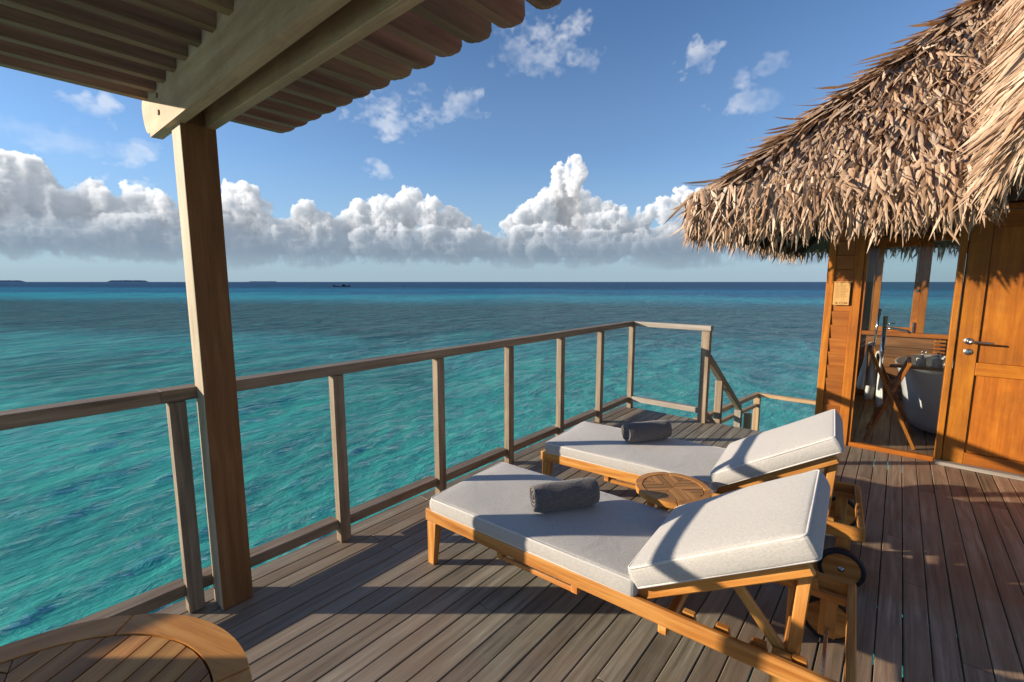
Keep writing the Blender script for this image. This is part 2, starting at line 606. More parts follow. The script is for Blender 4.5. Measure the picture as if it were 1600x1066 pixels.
M_TEAK = wood('teak_oiled', (.27, .095, .018), (.48, .195, .040), (.64, .32, .088), rough=.45, var=.16, spec=.45, bumpy=.15, hue_var=.012, ring=.2, warpy=12, knots=.30)
M_TEAK_TABLE = wood('teak_table', (.24, .095, .024), (.44, .205, .052), (.60, .32, .095), rough=.5, var=.26, spec=.4, bumpy=.2, hue_var=.006)
M_RIM = wood('teak_table_rim', (.40, .155, .03), (.58, .25, .052), (.70, .36, .10), rough=.45, var=.14, spec=.4, bumpy=.15)
M_DECK = wood('deck_hardwood', (.110, .100, .074), (.245, .226, .172), (.40, .375, .295), rough=.60, var=.42, spec=.35, bumpy=.5,
              weather=(.31, .28, .21), weather_amt=.5, stain=(.26, .165, .105), fresh=((-.6, .7), (.29, .165, .098)), finew=.85, hue_var=.02)
M_RAIL = wood('railing_hardwood', (.10, .070, .045), (.22, .162, .105), (.36, .28, .19), rough=.6, var=.14, spec=.35, bumpy=.45,
              weather=(.34, .275, .195), weather_amt=.4, finew=.7)
M_SILVER = wood('bleached_hardwood', (.22, .19, .155), (.34, .30, .25), (.46, .42, .36), rough=.65, var=.12, spec=.3, bumpy=.5)
M_NEWRAIL = wood('pale_hardwood', (.30, .19, .10), (.44, .30, .17), (.56, .41, .25), rough=.6, var=.10, spec=.3, bumpy=.3)
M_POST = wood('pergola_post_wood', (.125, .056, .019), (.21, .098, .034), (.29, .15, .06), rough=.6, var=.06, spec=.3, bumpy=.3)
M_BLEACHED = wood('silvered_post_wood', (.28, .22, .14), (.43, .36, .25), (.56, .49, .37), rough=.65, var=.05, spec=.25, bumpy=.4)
M_BEAM = wood('pergola_beam_wood', (.35, .22, .115), (.50, .335, .185), (.60, .44, .27), rough=.65, var=.06, spec=.25, bumpy=.35, weather=(.17, .115, .07), weather_amt=.35)
M_BATTEN = wood('pergola_batten_wood', (.135, .075, .038), (.25, .148, .080), (.36, .23, .135), rough=.65, var=.22, spec=.25, bumpy=.4, hue_var=.03)
M_CEDAR = wood('cedar_wall', (.27, .074, .006), (.43, .138, .010), (.56, .21, .020), rough=.5, var=.14, grain=.8, spec=.4, bumpy=.2, hue_var=.012, ring=.08, knots=.05, weather=(.20, .060, .012), weather_amt=.5)
M_CEDAR_DK = wood('cedar_siding', (.20, .060, .010), (.31, .10, .016), (.42, .16, .028), rough=.5, var=.16, grain=.8, spec=.4, bumpy=.2)
M_INT = wood('interior_wood', (.10, .040, .014), (.18, .075, .026), (.27, .12, .045), rough=.5, var=.18, spec=.4, bumpy=.2)
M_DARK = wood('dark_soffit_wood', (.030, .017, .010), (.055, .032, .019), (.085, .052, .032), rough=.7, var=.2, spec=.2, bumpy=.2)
M_PLAQUE = wood('plaque_wood', (.50, .27, .085), (.60, .35, .12), (.68, .42, .17), rough=.5, var=.05, spec=.35, bumpy=.1)


def simple(name, col, rough=.5, metal=0.0, spec=.5, nz=0.0, nscale=30):
    m, nt, p = new_mat(name)
    p.inputs['Base Color'].default_value = (*col, 1)
    p.inputs['Roughness'].default_value = rough
    p.inputs['Metallic'].default_value = metal
    p.inputs['Specular IOR Level'].default_value = spec
    tc = N(nt, 'ShaderNodeTexCoord')
    n = noise(nt, tc.outputs['Object'], nscale, 4)
    c = mix_col(nt, math_node(nt, 'MULTIPLY', n, .5), col, tuple(x * .72 for x in col))
    nt.links.new(c, p.inputs['Base Color'])
    nt.links.new(math_node(nt, 'MULTIPLY_ADD', n, .2, rough - .1), p.inputs['Roughness'])
    if nz:
        nt.links.new(bump(nt, n, nz, .002), p.inputs['Normal'])
    return m


def fabric(name, col, speck, weave=900, rough=.9, sheen=.3, fuzzy=False):
    m, nt, p = new_mat(name)
    tc = N(nt, 'ShaderNodeTexCoord')
    v = tc.outputs['Object']
    a = noise(nt, vscale(nt, v, (1, .22, 1)), weave, 2, .6)
    b = noise(nt, vscale(nt, v, (.22, 1, 1)), weave, 2, .6)
    w = math_node(nt, 'ADD', math_node(nt, 'MULTIPLY', a, .5), math_node(nt, 'MULTIPLY', b, .5))
    big = noise(nt, v, 7, 4, .6)
    c = mix_col(nt, ramp(nt, w, [(.40, 0.0), (.60, 1.0)]), speck, col)
    c = mix_col(nt, math_node(nt, 'MULTIPLY', big, .22), c, tuple(x * .8 for x in col))
    nt.links.new(c, p.inputs['Base Color'])
    p.inputs['Roughness'].default_value = rough
    p.inputs['Specular IOR Level'].default_value = .15
    p.inputs['Sheen Weight'].default_value = sheen
    p.inputs['Sheen Roughness'].default_value = .5
    n1 = bump(nt, w, .35 if not fuzzy else .9, .0015 if not fuzzy else .004)
    wr = noise(nt, v, 5 if not fuzzy else 16, 3, .5, .6)
    nt.links.new(bump(nt, wr, .35, .012, n1), p.inputs['Normal'])
    return m


M_LINEN = fabric('linen_cover', (.53, .515, .485), (.38, .37, .345), 420)
M_PIPING = fabric('linen_piping', (.70, .68, .64), (.58, .56, .52), 420)
M_TOWEL = fabric('grey_terry', (.165, .152, .147), (.085, .078, .076), 260, .95, .25, True)
M_WHITE_TOWEL = fabric('white_terry', (.78, .77, .75), (.66, .65, .63), 260, .95, .4, True)
M_CURTAIN = fabric('grey_curtain', (.38, .37, .35), (.28, .27, .25), 300)
M_RUBBER = simple('black_rubber', (.012, .012, .013), .6)
M_STEEL = simple('brushed_steel', (.62, .60, .57), .28, 1.0)
M_CHROME = simple('chrome', (.75, .75, .74), .10, 1.0)
M_TUB = simple('white_enamel', (.74, .74, .73), .15, 0, .5)
M_CERAMIC = simple('cream_ceramic', (.72, .68, .60), .35)
M_ENGRAVE = simple('burnt_engraving', (.27, .125, .035), .7)
M_DARKHULL = simple('dark_paint', (.02, .022, .026), .6)
M_BOUNCE = simple('interior_bounce_pale', (.66, .60, .50), .8)  # pale finish given to the unseen ceiling and right wall to bounce sunlight inside
M_BLIND = wood('bamboo_blind', (.10, .045, .018), (.17, .075, .03), (.24, .12, .05), rough=.6, var=.2, spec=.3)


def glass_mat():
    m = bpy.data.materials.new('window_glass')
    m.use_nodes = True
    nt = m.node_tree
    nt.nodes.clear()
    out = N(nt, 'ShaderNodeOutputMaterial')
    tr = N(nt, 'ShaderNodeBsdfTransparent')
    tr.inputs[0].default_value = (.95, .97, .965, 1)
    gl = N(nt, 'ShaderNodeBsdfGlossy')
    gl.inputs['Roughness'].default_value = .004
    fr = N(nt, 'ShaderNodeFresnel')
    gb = N(nt, 'ShaderNodeNewGeometry')
    nt.links.new(math_node(nt, 'MULTIPLY_ADD', gb.outputs['Backfacing'], 1 / 1.45 - 1.45, 1.45), fr.inputs['IOR'])
    mx = N(nt, 'ShaderNodeMixShader')
    nt.links.new(fr.outputs[0], mx.inputs[0])
    nt.links.new(tr.outputs[0], mx.inputs[1])
    nt.links.new(gl.outputs[0], mx.inputs[2])
    nt.links.new(mx.outputs[0], out.inputs[0])
    return m


M_GLASS = glass_mat()


def water_mat():
    m, nt, p = new_mat('lagoon_water')
    geo = N(nt, 'ShaderNodeNewGeometry')
    pos = geo.outputs['Position']
    flat = vscale(nt, pos, (1, 1, 0))
    ln = N(nt, 'ShaderNodeVectorMath', operation='LENGTH')
    nt.links.new(flat, ln.inputs[0])
    r = ln.outputs['Value']
    # the reef edge and sand bands lie across the lagoon, roughly square to the deck corner
    dt = N(nt, 'ShaderNodeVectorMath', operation='DOT_PRODUCT')
    nt.links.new(flat, dt.inputs[0])
    dt.inputs[1].default_value = (-math.sin(R(HEADING)), math.cos(R(HEADING)), 0)
    d = dt.outputs['Value']
    dr = N(nt, 'ShaderNodeVectorMath', operation='DOT_PRODUCT')
    nt.links.new(flat, dr.inputs[0])
    dr.inputs[1].default_value = (math.cos(R(HEADING)), math.sin(R(HEADING)), 0)
    side = dr.outputs['Value']
    n_big = noise(nt, flat, .018, 5, .6, .4)
    n_mid = noise(nt, flat, .10, 5, .62, .5)
    n_sml = noise(nt, flat, .55, 5, .6, .6)
    n_rip = noise(nt, flat, 1.6, 4, .6, .5)
    # log distance with wobble -> colour of the bottom and depth
    ld = math_node(nt, 'LOGARITHM', math_node(nt, 'MAXIMUM', d, 1.5), 10.0)
    wob = math_node(nt, 'ADD', math_node(nt, 'MULTIPLY_ADD', n_big, .44, -.22), math_node(nt, 'MULTIPLY_ADD', n_mid, .22, -.11))
    # to the right the sand comes nearer
    sl = math_node(nt, 'MULTIPLY', math_node(nt, 'DIVIDE', side, math_node(nt, 'MAXIMUM', d, 3.0)), .10)
    ld = math_node(nt, 'ADD', math_node(nt, 'ADD', ld, wob), sl)
    band = math_node(nt, 'MULTIPLY', ld, 1 / 3.2)
    SAND = (.058, .45, .37)
    TEAL = (.030, .28, .27)
    REEF = (.014, .085, .092)
    TURQ = (.022, .36, .42)
    BLUE = (.012, .12, .25)
    DEEP = (.007, .055, .15)
    c = ramp(nt, band, [(.26, SAND), (.36, (.045, .38, .31)), (.42, TEAL), (.47, REEF), (.555, REEF), (.59, (.02, .20, .25)), (.615, TURQ), (.66, BLUE), (.70, (.014, .19, .32)), (.75, DEEP), (1.0, DEEP)])
    # coral heads and sand holes
    near = ramp(nt, band, [(.22, 0.35), (.38, 1.0), (.58, .7), (.62, 0.12)])
    coral = math_node(nt, 'MULTIPLY', ramp(nt, n_mid, [(.50, 0.0), (.64, 1.0)]), near)
    c = mix_col(nt, math_node(nt, 'MULTIPLY', coral, .70), c, (.014, .085, .095))
    holes = math_node(nt, 'MULTIPLY', ramp(nt, n_sml, [(.52, 0.0), (.70, 1.0)]), ramp(nt, band, [(.30, .8), (.60, .25)]))
    c = mix_col(nt, math_node(nt, 'MULTIPLY', holes, .5), c, (.085, .54, .42))
    c = mix_col(nt, math_node(nt, 'MULTIPLY', ramp(nt, n_rip, [(.35, 1.0), (.55, 0.0)]), .25), c, (.018, .24, .21))
    rough = ramp(nt, math_node(nt, 'MULTIPLY', r, 1 / 260.0), [(0.0, .05), (.05, .07), (.25, .13), (1.0, .38)])
    strength = ramp(nt, math_node(nt, 'MULTIPLY', r, 1 / 260.0), [(0.0, 1.0), (.06, .95), (.25, .72), (.6, .5), (1.0, .4)])
    # ripples finer than the mesh
    sp = vscale(nt, flat, (1.0, .42, 1))
    b1 = noise(nt, sp, 2.4, 5, .60, .4)
    b2 = noise(nt, sp, 7.0, 5, .66, .6)
    b3 = noise(nt, vscale(nt, flat, (1.0, .5, 1)), .45, 4, .6, .3)
    farf = ramp(nt, math_node(nt, 'MULTIPLY', r, 1 / 400.0), [(0.0, .06), (.02, .22), (.07, .6), (.3, 1.0)])
    nb = bump(nt, b1, .8, .15)
    nb2 = bump(nt, b2, 1.0, .075, nb)
    b3n = N(nt, 'ShaderNodeBump')
    b3n.inputs['Distance'].default_value = 2.0
    nt.links.new(b3, b3n.inputs['Height'])
    nt.links.new(farf, b3n.inputs['Strength'])
    nt.links.new(nb2, b3n.inputs['Normal'])
    # light coming back up from sand and reef does not depend on the slope of each ripple
    upv = N(nt, 'ShaderNodeCombineXYZ')
    upv.inputs[2].default_value = 1.15
    nrm = N(nt, 'ShaderNodeVectorMath', operation='NORMALIZE')
    nt.links.new(vadd(nt, upv.outputs[0], b3n.outputs[0]), nrm.inputs[0])
    df = N(nt, 'ShaderNodeBsdfDiffuse')
    nt.links.new(c, df.inputs['Color'])
    nt.links.new(nrm.outputs[0], df.inputs['Normal'])
    gl = N(nt, 'ShaderNodeBsdfGlossy')
    nt.links.new(rough, gl.inputs['Roughness'])
    nt.links.new(b3n.outputs[0], gl.inputs['Normal'])
    fr = N(nt, 'ShaderNodeFresnel')
    fr.inputs['IOR'].default_value = 1.333
    nt.links.new(b3n.outputs[0], fr.inputs['Normal'])
    mx = N(nt, 'ShaderNodeMixShader')
    nt.links.new(math_node(nt, 'MULTIPLY', fr.outputs[0], strength), mx.inputs[0])
    nt.links.new(df.outputs[0], mx.inputs[1])
    nt.links.new(gl.outputs[0], mx.inputs[2])
    out = [n for n in nt.nodes if n.type == 'OUTPUT_MATERIAL'][0]
    nt.nodes.remove(p)
    nt.links.new(mx.outputs[0], out.inputs[0])
    return m


M_WATER = water_mat()


def thatch_mat(name, c0, c1, c2, c3):
    m, nt, p = new_mat(name)
    oi = N(nt, 'ShaderNodeObjectInfo')
    at = N(nt, 'ShaderNodeAttribute')
    at.attribute_name = 'leaf_tone'
    t = math_node(nt, 'FRACT', math_node(nt, 'ADD', at.outputs['Fac'], oi.outputs['Random']))
    c = ramp(nt, t, [(0.0, c0), (.35, c1), (.7, c2), (1.0, c3)])
    geo = N(nt, 'ShaderNodeNewGeometry')
    n = noise(nt, geo.outputs['Position'], 26, 4, .6)
    c = mix_col(nt, math_node(nt, 'MULTIPLY', ramp(nt, n, [(.45, 0.0), (.70, 1.0)]), .5), c, tuple(x * .5 for x in c1))
    n2 = noise(nt, vscale(nt, geo.outputs['Position'], (1, 1, .25)), 160, 3, .6)
    c = mix_col(nt, math_node(nt, 'MULTIPLY', n2, .35), c, tuple(x * .6 for x in c1))
    nt.links.new(c, p.inputs['Base Color'])
    p.inputs['Roughness'].default_value = .55
    p.inputs['Specular IOR Level'].default_value = .3
    nt.links.new(bump(nt, n2, .3, .002), p.inputs['Normal'])
    return m


M_LEAF = thatch_mat('dry_palm_leaf', (.32, .19, .11), (.46, .30, .19), (.57, .41, .28), (.69, .56, .425))
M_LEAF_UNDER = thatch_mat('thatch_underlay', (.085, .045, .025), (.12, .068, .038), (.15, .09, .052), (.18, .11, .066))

# ------------------------------------------------------------------ the sea
WATER_Z = -1.75


def build_water():
    rng = np.random.default_rng(3)
    heading = math.pi / 2 + R(HEADING)
    th = np.concatenate([np.linspace(-60, 60, 1060), np.linspace(60, 300, 180)[1:-1]])
    th = np.radians(th) + heading
    r = np.concatenate([[0.6], np.geomspace(1.6, 320, 430), np.geomspace(340, 60000, 26)])
    RR, TH = np.meshgrid(r, th, indexing='ij')
    X = RR * np.cos(TH)
    Y = RR * np.sin(TH)
    dr = np.gradient(r)[:, None] * np.ones_like(RR)
    Z = np.zeros_like(X)
    DX = np.zeros_like(X)
    DY = np.zeros_like(X)
    wind = math.radians(14)
    for i in range(64):
        lam = 0.28 * (5.0 / 0.28) ** ((i + rng.random()) / 64)
        k = 2 * math.pi / lam
        a = wind + rng.normal(0, .42) + (0.0 if lam < 2.5 else -.12)
        amp = 0.0027 * lam ** 0.20 * rng.uniform(.6, 1.35)
        ph = rng.random() * 6.283
        kx, ky = k * math.cos(a), k * math.sin(a)
        fade = np.clip((lam / np.maximum(dr, RR * .002) - 2.2) / 2.5, 0, 1)
        p = kx * X + ky * Y + ph
        s = np.sin(p)
        c = np.cos(p)
        Z += amp * fade * s
        DX += amp * fade * c * math.cos(a) * .9
        DY += amp * fade * c * math.sin(a) * .9
    # groups of bigger and smaller waves
    g = 1 + .35 * np.sin(.31 * X + .17 * Y + 1) * np.sin(.13 * X - .23 * Y + .4)
    Z *= g
    X = X + DX * g
    Y = Y + DY * g
    nr, na = RR.shape
    V = np.stack([X, Y, Z + WATER_Z], -1).reshape(-1, 3).astype(np.float32)
    i0 = (np.arange(nr - 1)[:, None] * na + np.arange(na)[None, :])
    i1 = (np.arange(nr - 1)[:, None] * na + (np.arange(na)[None, :] + 1) % na)
    F = np.stack([i0, i1, i1 + na, i0 + na], -1).reshape(-1, 4)
    F = F[:, ::-1]
    me = bpy.data.meshes.new('water')
    me.vertices.add(len(V))
    me.vertices.foreach_set('co', V.ravel())
    me.loops.add(F.size)
    me.loops.foreach_set('vertex_index', F.ravel().astype(np.int32))
    me.polygons.add(len(F))
    me.polygons.foreach_set('loop_start', (np.arange(len(F)) * 4).astype(np.int32))
    me.polygons.foreach_set('use_smooth', np.ones(len(F), bool))
    me.update(calc_edges=True)
    me.validate()
    if me.polygons[len(F) // 3].normal.z < 0:
        me.flip_normals()
    o = obj('water', me, M_WATER)
    o['kind'] = 'structure'
    o['label'] = 'turquoise lagoon water rippled by the wind out to the horizon'


build_water()


def far_islands():
    m = simple('far_island_haze', (.26, .31, .35), .9)  # distance haze painted into the island colour as a pale blue-grey
    for (a0, a1, dist, h, lab) in [(-41.5, -38.3, 9000, 32, 'low wooded island on the horizon left of the pergola post'),
                                   (-49.5, -46.6, 9000, 26, 'low wooded island at the far left edge of the horizon'),
                                   (-30.0, -27.0, 14000, 20, 'faint low island on the horizon just right of the pergola post')]:
        bm = bmesh.new()
        n = 40
        rows = []
        for i in range(n + 1):
            t = i / n
            a = R(HEADING) - R(a0 + (a1 - a0) * t)
            prof = min(1, 8 * t, 8 * (1 - t)) * (0.75 + .25 * random.random())
            row = []
            for (dd, zz) in ((0, -2), (0, h * prof * .7 + .5), (150, h * prof + .5), (500, -2)):
                rr = dist + dd
                row.append(bm.verts.new((-math.sin(a) * rr, math.cos(a) * rr, WATER_Z + zz)))
            rows.append(row)
        for A, B in zip(rows, rows[1:]):
            for k in range(3):
                bm.faces.new((A[k], B[k], B[k + 1], A[k + 1]))
        o = obj('island', mesh_from_bm('island', bm, True), m)
        o['kind'] = 'structure'
        o['label'] = lab


far_islands()

# ------------------------------------------------------------------ the deck
def build_deck():
    root = bpy.data.objects.new('deck', None)
    link(root)
    root['kind'] = 'structure'
    root['label'] = 'weathered hardwood deck of long narrow boards over the water'
    pitch, w, th = 0.0895, 0.0845, 0.028
    x = -2.462
    lengths = [1.9, 2.4, 2.9]
    rnd = random.Random(4)
    i = 0
    cols = []
    while x < 2.9:
        cols.append(x)
        x += pitch
    for x in cols:
        y0 = -1.9 - rnd.choice([0, .5, 1.0, 1.5])
        y_end = 5.02 if x < -0.50 else 5.085
        if x > 1.1:
            y0 = 0.4 - rnd.choice([0, .5, 1.0])
        y = y0
        while y < y_end - .02:
            L = rnd.choice(lengths)
            y1 = min(y + L, y_end)
            if y_end - y1 < .5:
                y1 = y_end
            xc = x + w / 2 + rnd.uniform(-.0008, .0008)
            dz = rnd.uniform(-.0012, .0012)
            bar('deck_board', (xc, y + .001, -th / 2 + dz), (xc, y1 - .001, -th / 2 + dz), w, th, M_DECK, root, bev=.0025)
            y = y1
    # joists, edge beams and piles below
    for y in [-1.6 + .42 * k for k in range(16)]:
        bar('joist', (-2.44, y, -.135), (2.8, y, -.135), .06, .20, M_DARK, root)
    bar('edge_beam', (-2.49, -3.4, -.10), (-2.49, 5.04, -.10), .045, .16, M_RAIL, root)
    bar('edge_beam', (-2.46, 5.06, -.10), (-.53, 5.06, -.10), .04, .16, M_RAIL, root)
    for px, py in ((-2.3, -1.5), (-2.3, 1.2), (-2.3, 3.9), (-.2, -1.5), (-.2, 1.2), (-.2, 3.9), (1.9, 1.2), (1.9, 3.9)):
        bar('pile', (px, py, -3.2), (px, py, -.18), .2, .2, M_DARK, root, bev=.02)


build_deck()

# ------------------------------------------------------------------ railings
def railing():
    t = thing('deck_railing', 'weathered grey wooden railing with square posts along the seaward edge of the deck', 'railing', (-2.37, 2.0, 0))
    xr = -2.372
    ys = [4.957 - .7433 * k for k in range(11)]
    for y in ys:
        bar('post', (xr + .002, y + .03, 0), (xr + .002, y + .03, .985), .062, .056, M_RAIL, t, up=(1, 0, 0))
    # top rail in two lengths, bottom rail between posts
    bar('top_rail', (xr - .005, -2.6, 1.015), (xr - .005, .4690, 1.015), .085, .053, M_RAIL, t, bev=.002)
    bar('top_rail', (xr - .005, .4695, 1.015), (xr - .005, 5.03, 1.015), .085, .053, M_RAIL, t, bev=.002)
    for y0, y1 in zip(ys[1:], ys[:-1]):
        bar('bottom_rail', (xr - .035, y0 + .055, .105), (xr - .035, y1 + .005, .105), .085, .055, M_RAIL, t, bev=.005)
    t2 = thing('end_railing', 'short weathered railing section closing the far corner of the deck', 'railing', (-1.9, 4.98, 0))
    bar('top_rail', (xr + .04, 4.985, 1.015), (-1.47, 4.985, 1.015), .075, .056, M_SILVER, t2, bev=.005)
    bar('bottom_rail', (xr + .035, 4.985, .118), (-1.558, 4.985, .118), .06, .06, M_SILVER, t2, bev=.005)
    bar('post', (-1.514, 4.957, -.10), (-1.514, 4.957, .985), .082, .072, M_RAIL, t2, up=(0, 1, 0))


railing()


def stairway():
    t = thing('stairway', 'weathered wooden stair flight with sloping handrail going down to the water platform', 'stairs', (-1.1, 5.6, -.6))
    s = -.60
    y0, z0 = 4.995, .70
    y1 = 6.43
    f = lambda y, z: z + s * (y - y0)
    bar('handrail', (-1.50, y0, z0), (-1.50, y1, f(y1, z0)), .06, .075, M_RAIL, t, bev=.005)
    bar('lower_rail', (-1.50, y0, z0 - .62), (-1.50, y1, f(y1, z0 - .62)), .05, .06, M_RAIL, t, bev=.005)
    bar('post', (-1.50, 5.47, f(5.47, z0) - 1.2), (-1.50, 5.47, f(5.47, z0) - .04), .075, .068, M_RAIL, t, up=(0, 1, 0))
    bar('post', (-1.50, 6.40, -1.3), (-1.50, 6.40, f(6.40, z0) - .03), .08, .075, M_SILVER, t, up=(0, 1, 0))
    bar('newel_post', (-1.41, 6.52, -1.3), (-1.41, 6.52, -.235), .08, .075, M_NEWRAIL, t, up=(0, 1, 0))
    for k in range(6):
        yy = 5.12 + .26 * k
        bar('tread', (-1.42, yy, -.17 - .168 * k), (-.60, yy, -.17 - .168 * k), .25, .035, M_DECK, t)
    for x in (-1.46, -.57):
        bar('stringer', (x, 5.08, -.2), (x, 6.65, -1.18), .04, .2, M_RAIL, t)
    p = bpy.data.objects.new('water_platform', None)
    link(p, Matrix.Translation((-1.1, 7.1, -1.2)))
    p['kind'] = 'structure'
    p['label'] = 'low landing platform at the foot of the stairs'
    for k in range(11):
        xx = -1.62 + .0895 * k
        bar('platform_board', (xx, 6.5, -1.215), (xx, 7.72, -1.215), .083, .028, M_DECK, p)
    for px, py in ((-1.55, 6.6), (-1.55, 7.6), (-.75, 7.6)):
        bar('pile', (px, py, -3.2), (px, py, -1.235), .14, .14, M_DARK, p, bev=.01)
    r = thing('platform_railing', 'pale new wooden railing round the landing platform below the deck', 'railing', (-1.2, 7.6, -1.2))
    zt = -.225
    c = (-1.555, 7.66)
    bar('top_rail', (-1.82, 5.7, zt), (c[0], c[1], zt), .07, .055, M_NEWRAIL, r, bev=.005)
    bar('top_rail', (c[0] - .03, c[1] + .03, zt + .001), (-.2, c[1] + .03, zt + .001), .07, .055, M_NEWRAIL, r, bev=.005)
    bar('middle_rail', (-1.81, 5.7, zt - .16), (c[0] + .01, c[1], zt - .16), .05, .045, M_NEWRAIL, r, bev=.005)
    bar('bottom_rail', (-1.82, 5.7, -1.03), (c[0], c[1], -1.03), .06, .055, M_NEWRAIL, r, bev=.005)
    bar('bottom_rail', (c[0], c[1] + .03, -1.0), (-.2, c[1] + .03, -1.0), .06, .06, M_NEWRAIL, r, bev=.005)
    for px, py in ((c[0] + .01, c[1] + .03), (-.25, c[1] + .03), (-1.80, 5.75)):
        bar('post', (px, py, -1.45), (px, py, zt - .028), .085, .08, M_NEWRAIL, r, up=(0, 1, 0))


stairway()

# ------------------------------------------------------------------ pergola
def pergola():
    t = thing('pergola', 'weathered timber pergola with paired beams and rounded roof battens on square posts', 'pergola', (-2.3, .66, 0))
    # main post with a tenon between the two beams
    def post(y0):
        bm = bmesh.new()
        for lo, hi in (((-2.362, y0, 0), (-2.246, y0 + .13, 2.142)), ((-2.360, y0 + .0195, 2.128), (-2.248, y0 + .0895, 2.34))):
            r = bmesh.ops.create_cube(bm, size=1)
            d = [hi[i] - lo[i] for i in range(3)]
            bmesh.ops.scale(bm, vec=d, verts=r['verts'])
            bmesh.ops.translate(bm, vec=[(hi[i] + lo[i]) / 2 for i in range(3)], verts=r['verts'])
        bmesh.ops.bevel(bm, geom=bm.edges[:], offset=.005, segments=2, profile=.5, affect='EDGES')
        # own axes: X up the post
        M = Matrix.Translation((-2.304, y0 + .065, 1.0)) @ Matrix.Rotation(R(-90), 4, 'Y')
        bm.transform(M.inverted())
        me = mesh_from_bm('post', bm)
        me.materials.append(M_POST)
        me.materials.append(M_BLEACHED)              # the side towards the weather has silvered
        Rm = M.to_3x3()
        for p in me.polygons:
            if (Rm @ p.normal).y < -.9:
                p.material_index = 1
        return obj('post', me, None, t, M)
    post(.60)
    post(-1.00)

    def beam(ya, yb, x_start, x_end=1.9, z0=2.13, z1=2.385):
        # end is a quarter round with a small step, as cut with a template
        pts = [(x_end, z0), (x_end, 2.292)]
        xk = -2.575 + .1435 * 31
        while xk > x_start:
            if xk < x_end - .05:
                # a notch for the batten, then a rounded cheek up to the next one
                pts += [(xk + .024, 2.292), (xk - .024, 2.292)]
                if xk - .1 > x_start:
                    for k in range(1, 8):
                        a = math.pi * k / 8
                        pts.append((xk - .0718 + .046 * math.cos(a), 2.292 + .052 * math.sin(a) ** .7))
            xk -= .1435
        z1 = 2.325
        pts += [(x_start + .012, z1), (x_start - .035, z1 - .03)]
        for k in range(9):
            a = k / 8 * math.pi / 2
            pts.append((x_start - .045 + .085 * (1 - math.cos(a)), z1 - .05 - (z1 - z0 - .068) * math.sin(a)))
        pts += [(x_start + .05, z0 + .018), (x_start + .05, z0)]
        me = prism_mesh(pts[::-1], ya, yb, 'Y', 0)
        return obj('beam', me, M_BEAM, t)
    b1 = beam(.573, .6178, -2.62)
    # the second beam stops square behind the post
    b2 = bar('beam', (-2.262, .7095, 2.2575), (1.9, .7095, 2.2575), .037, .255, M_BEAM, t, bev=.003)
    beam(-1.03, -.985, -2.62)
    bar('beam', (-2.262, -.895, 2.2575), (1.9, -.895, 2.2575), .037, .255, M_BEAM, t, bev=.003)
    # pegs in the first beam
    for (px, pz) in ((-2.405, 2.262), (-2.402, 2.195)):
        me = lathe_mesh([(0, .004), (.009, .004), (.0115, .001), (.0115, -.01)], 16)
        obj('peg', me, M_POST, b1, Matrix.Translation((px, .572, pz)) @ Matrix.Rotation(R(90), 4, 'X'))
    # battens along Y, outer end rounded off below
    x = -2.575
    k = 0
    L0, L1 = -2.3, 1.215
    prof = [(L0, 0), (L0, .105)]
    prof += [(L1 - .012, .105), (L1, .096)]
    for i in range(8):
        a = i / 7 * math.pi / 2
        prof.append((L1 - .050 + .050 * math.cos(a), .050 - .038 * math.sin(a)))
    prof += [(L1 - .052, .004), (L1 - .075, 0)]
    me = prism_mesh([(b, c) for b, c in prof], -.021, .021, 'X', .004)
    # turn so that the batten's own X is its length
    me.transform(Matrix.Rotation(R(-90), 4, 'Z'))
    while x < 1.85:
        M = Matrix.Translation((x, 0, 2.285 + random.uniform(-.002, .002))) @ Matrix.Rotation(R(90), 4, 'Z')
        obj('batten', me, M_BATTEN, t, M)
        x += .1435
        k += 1


pergola()

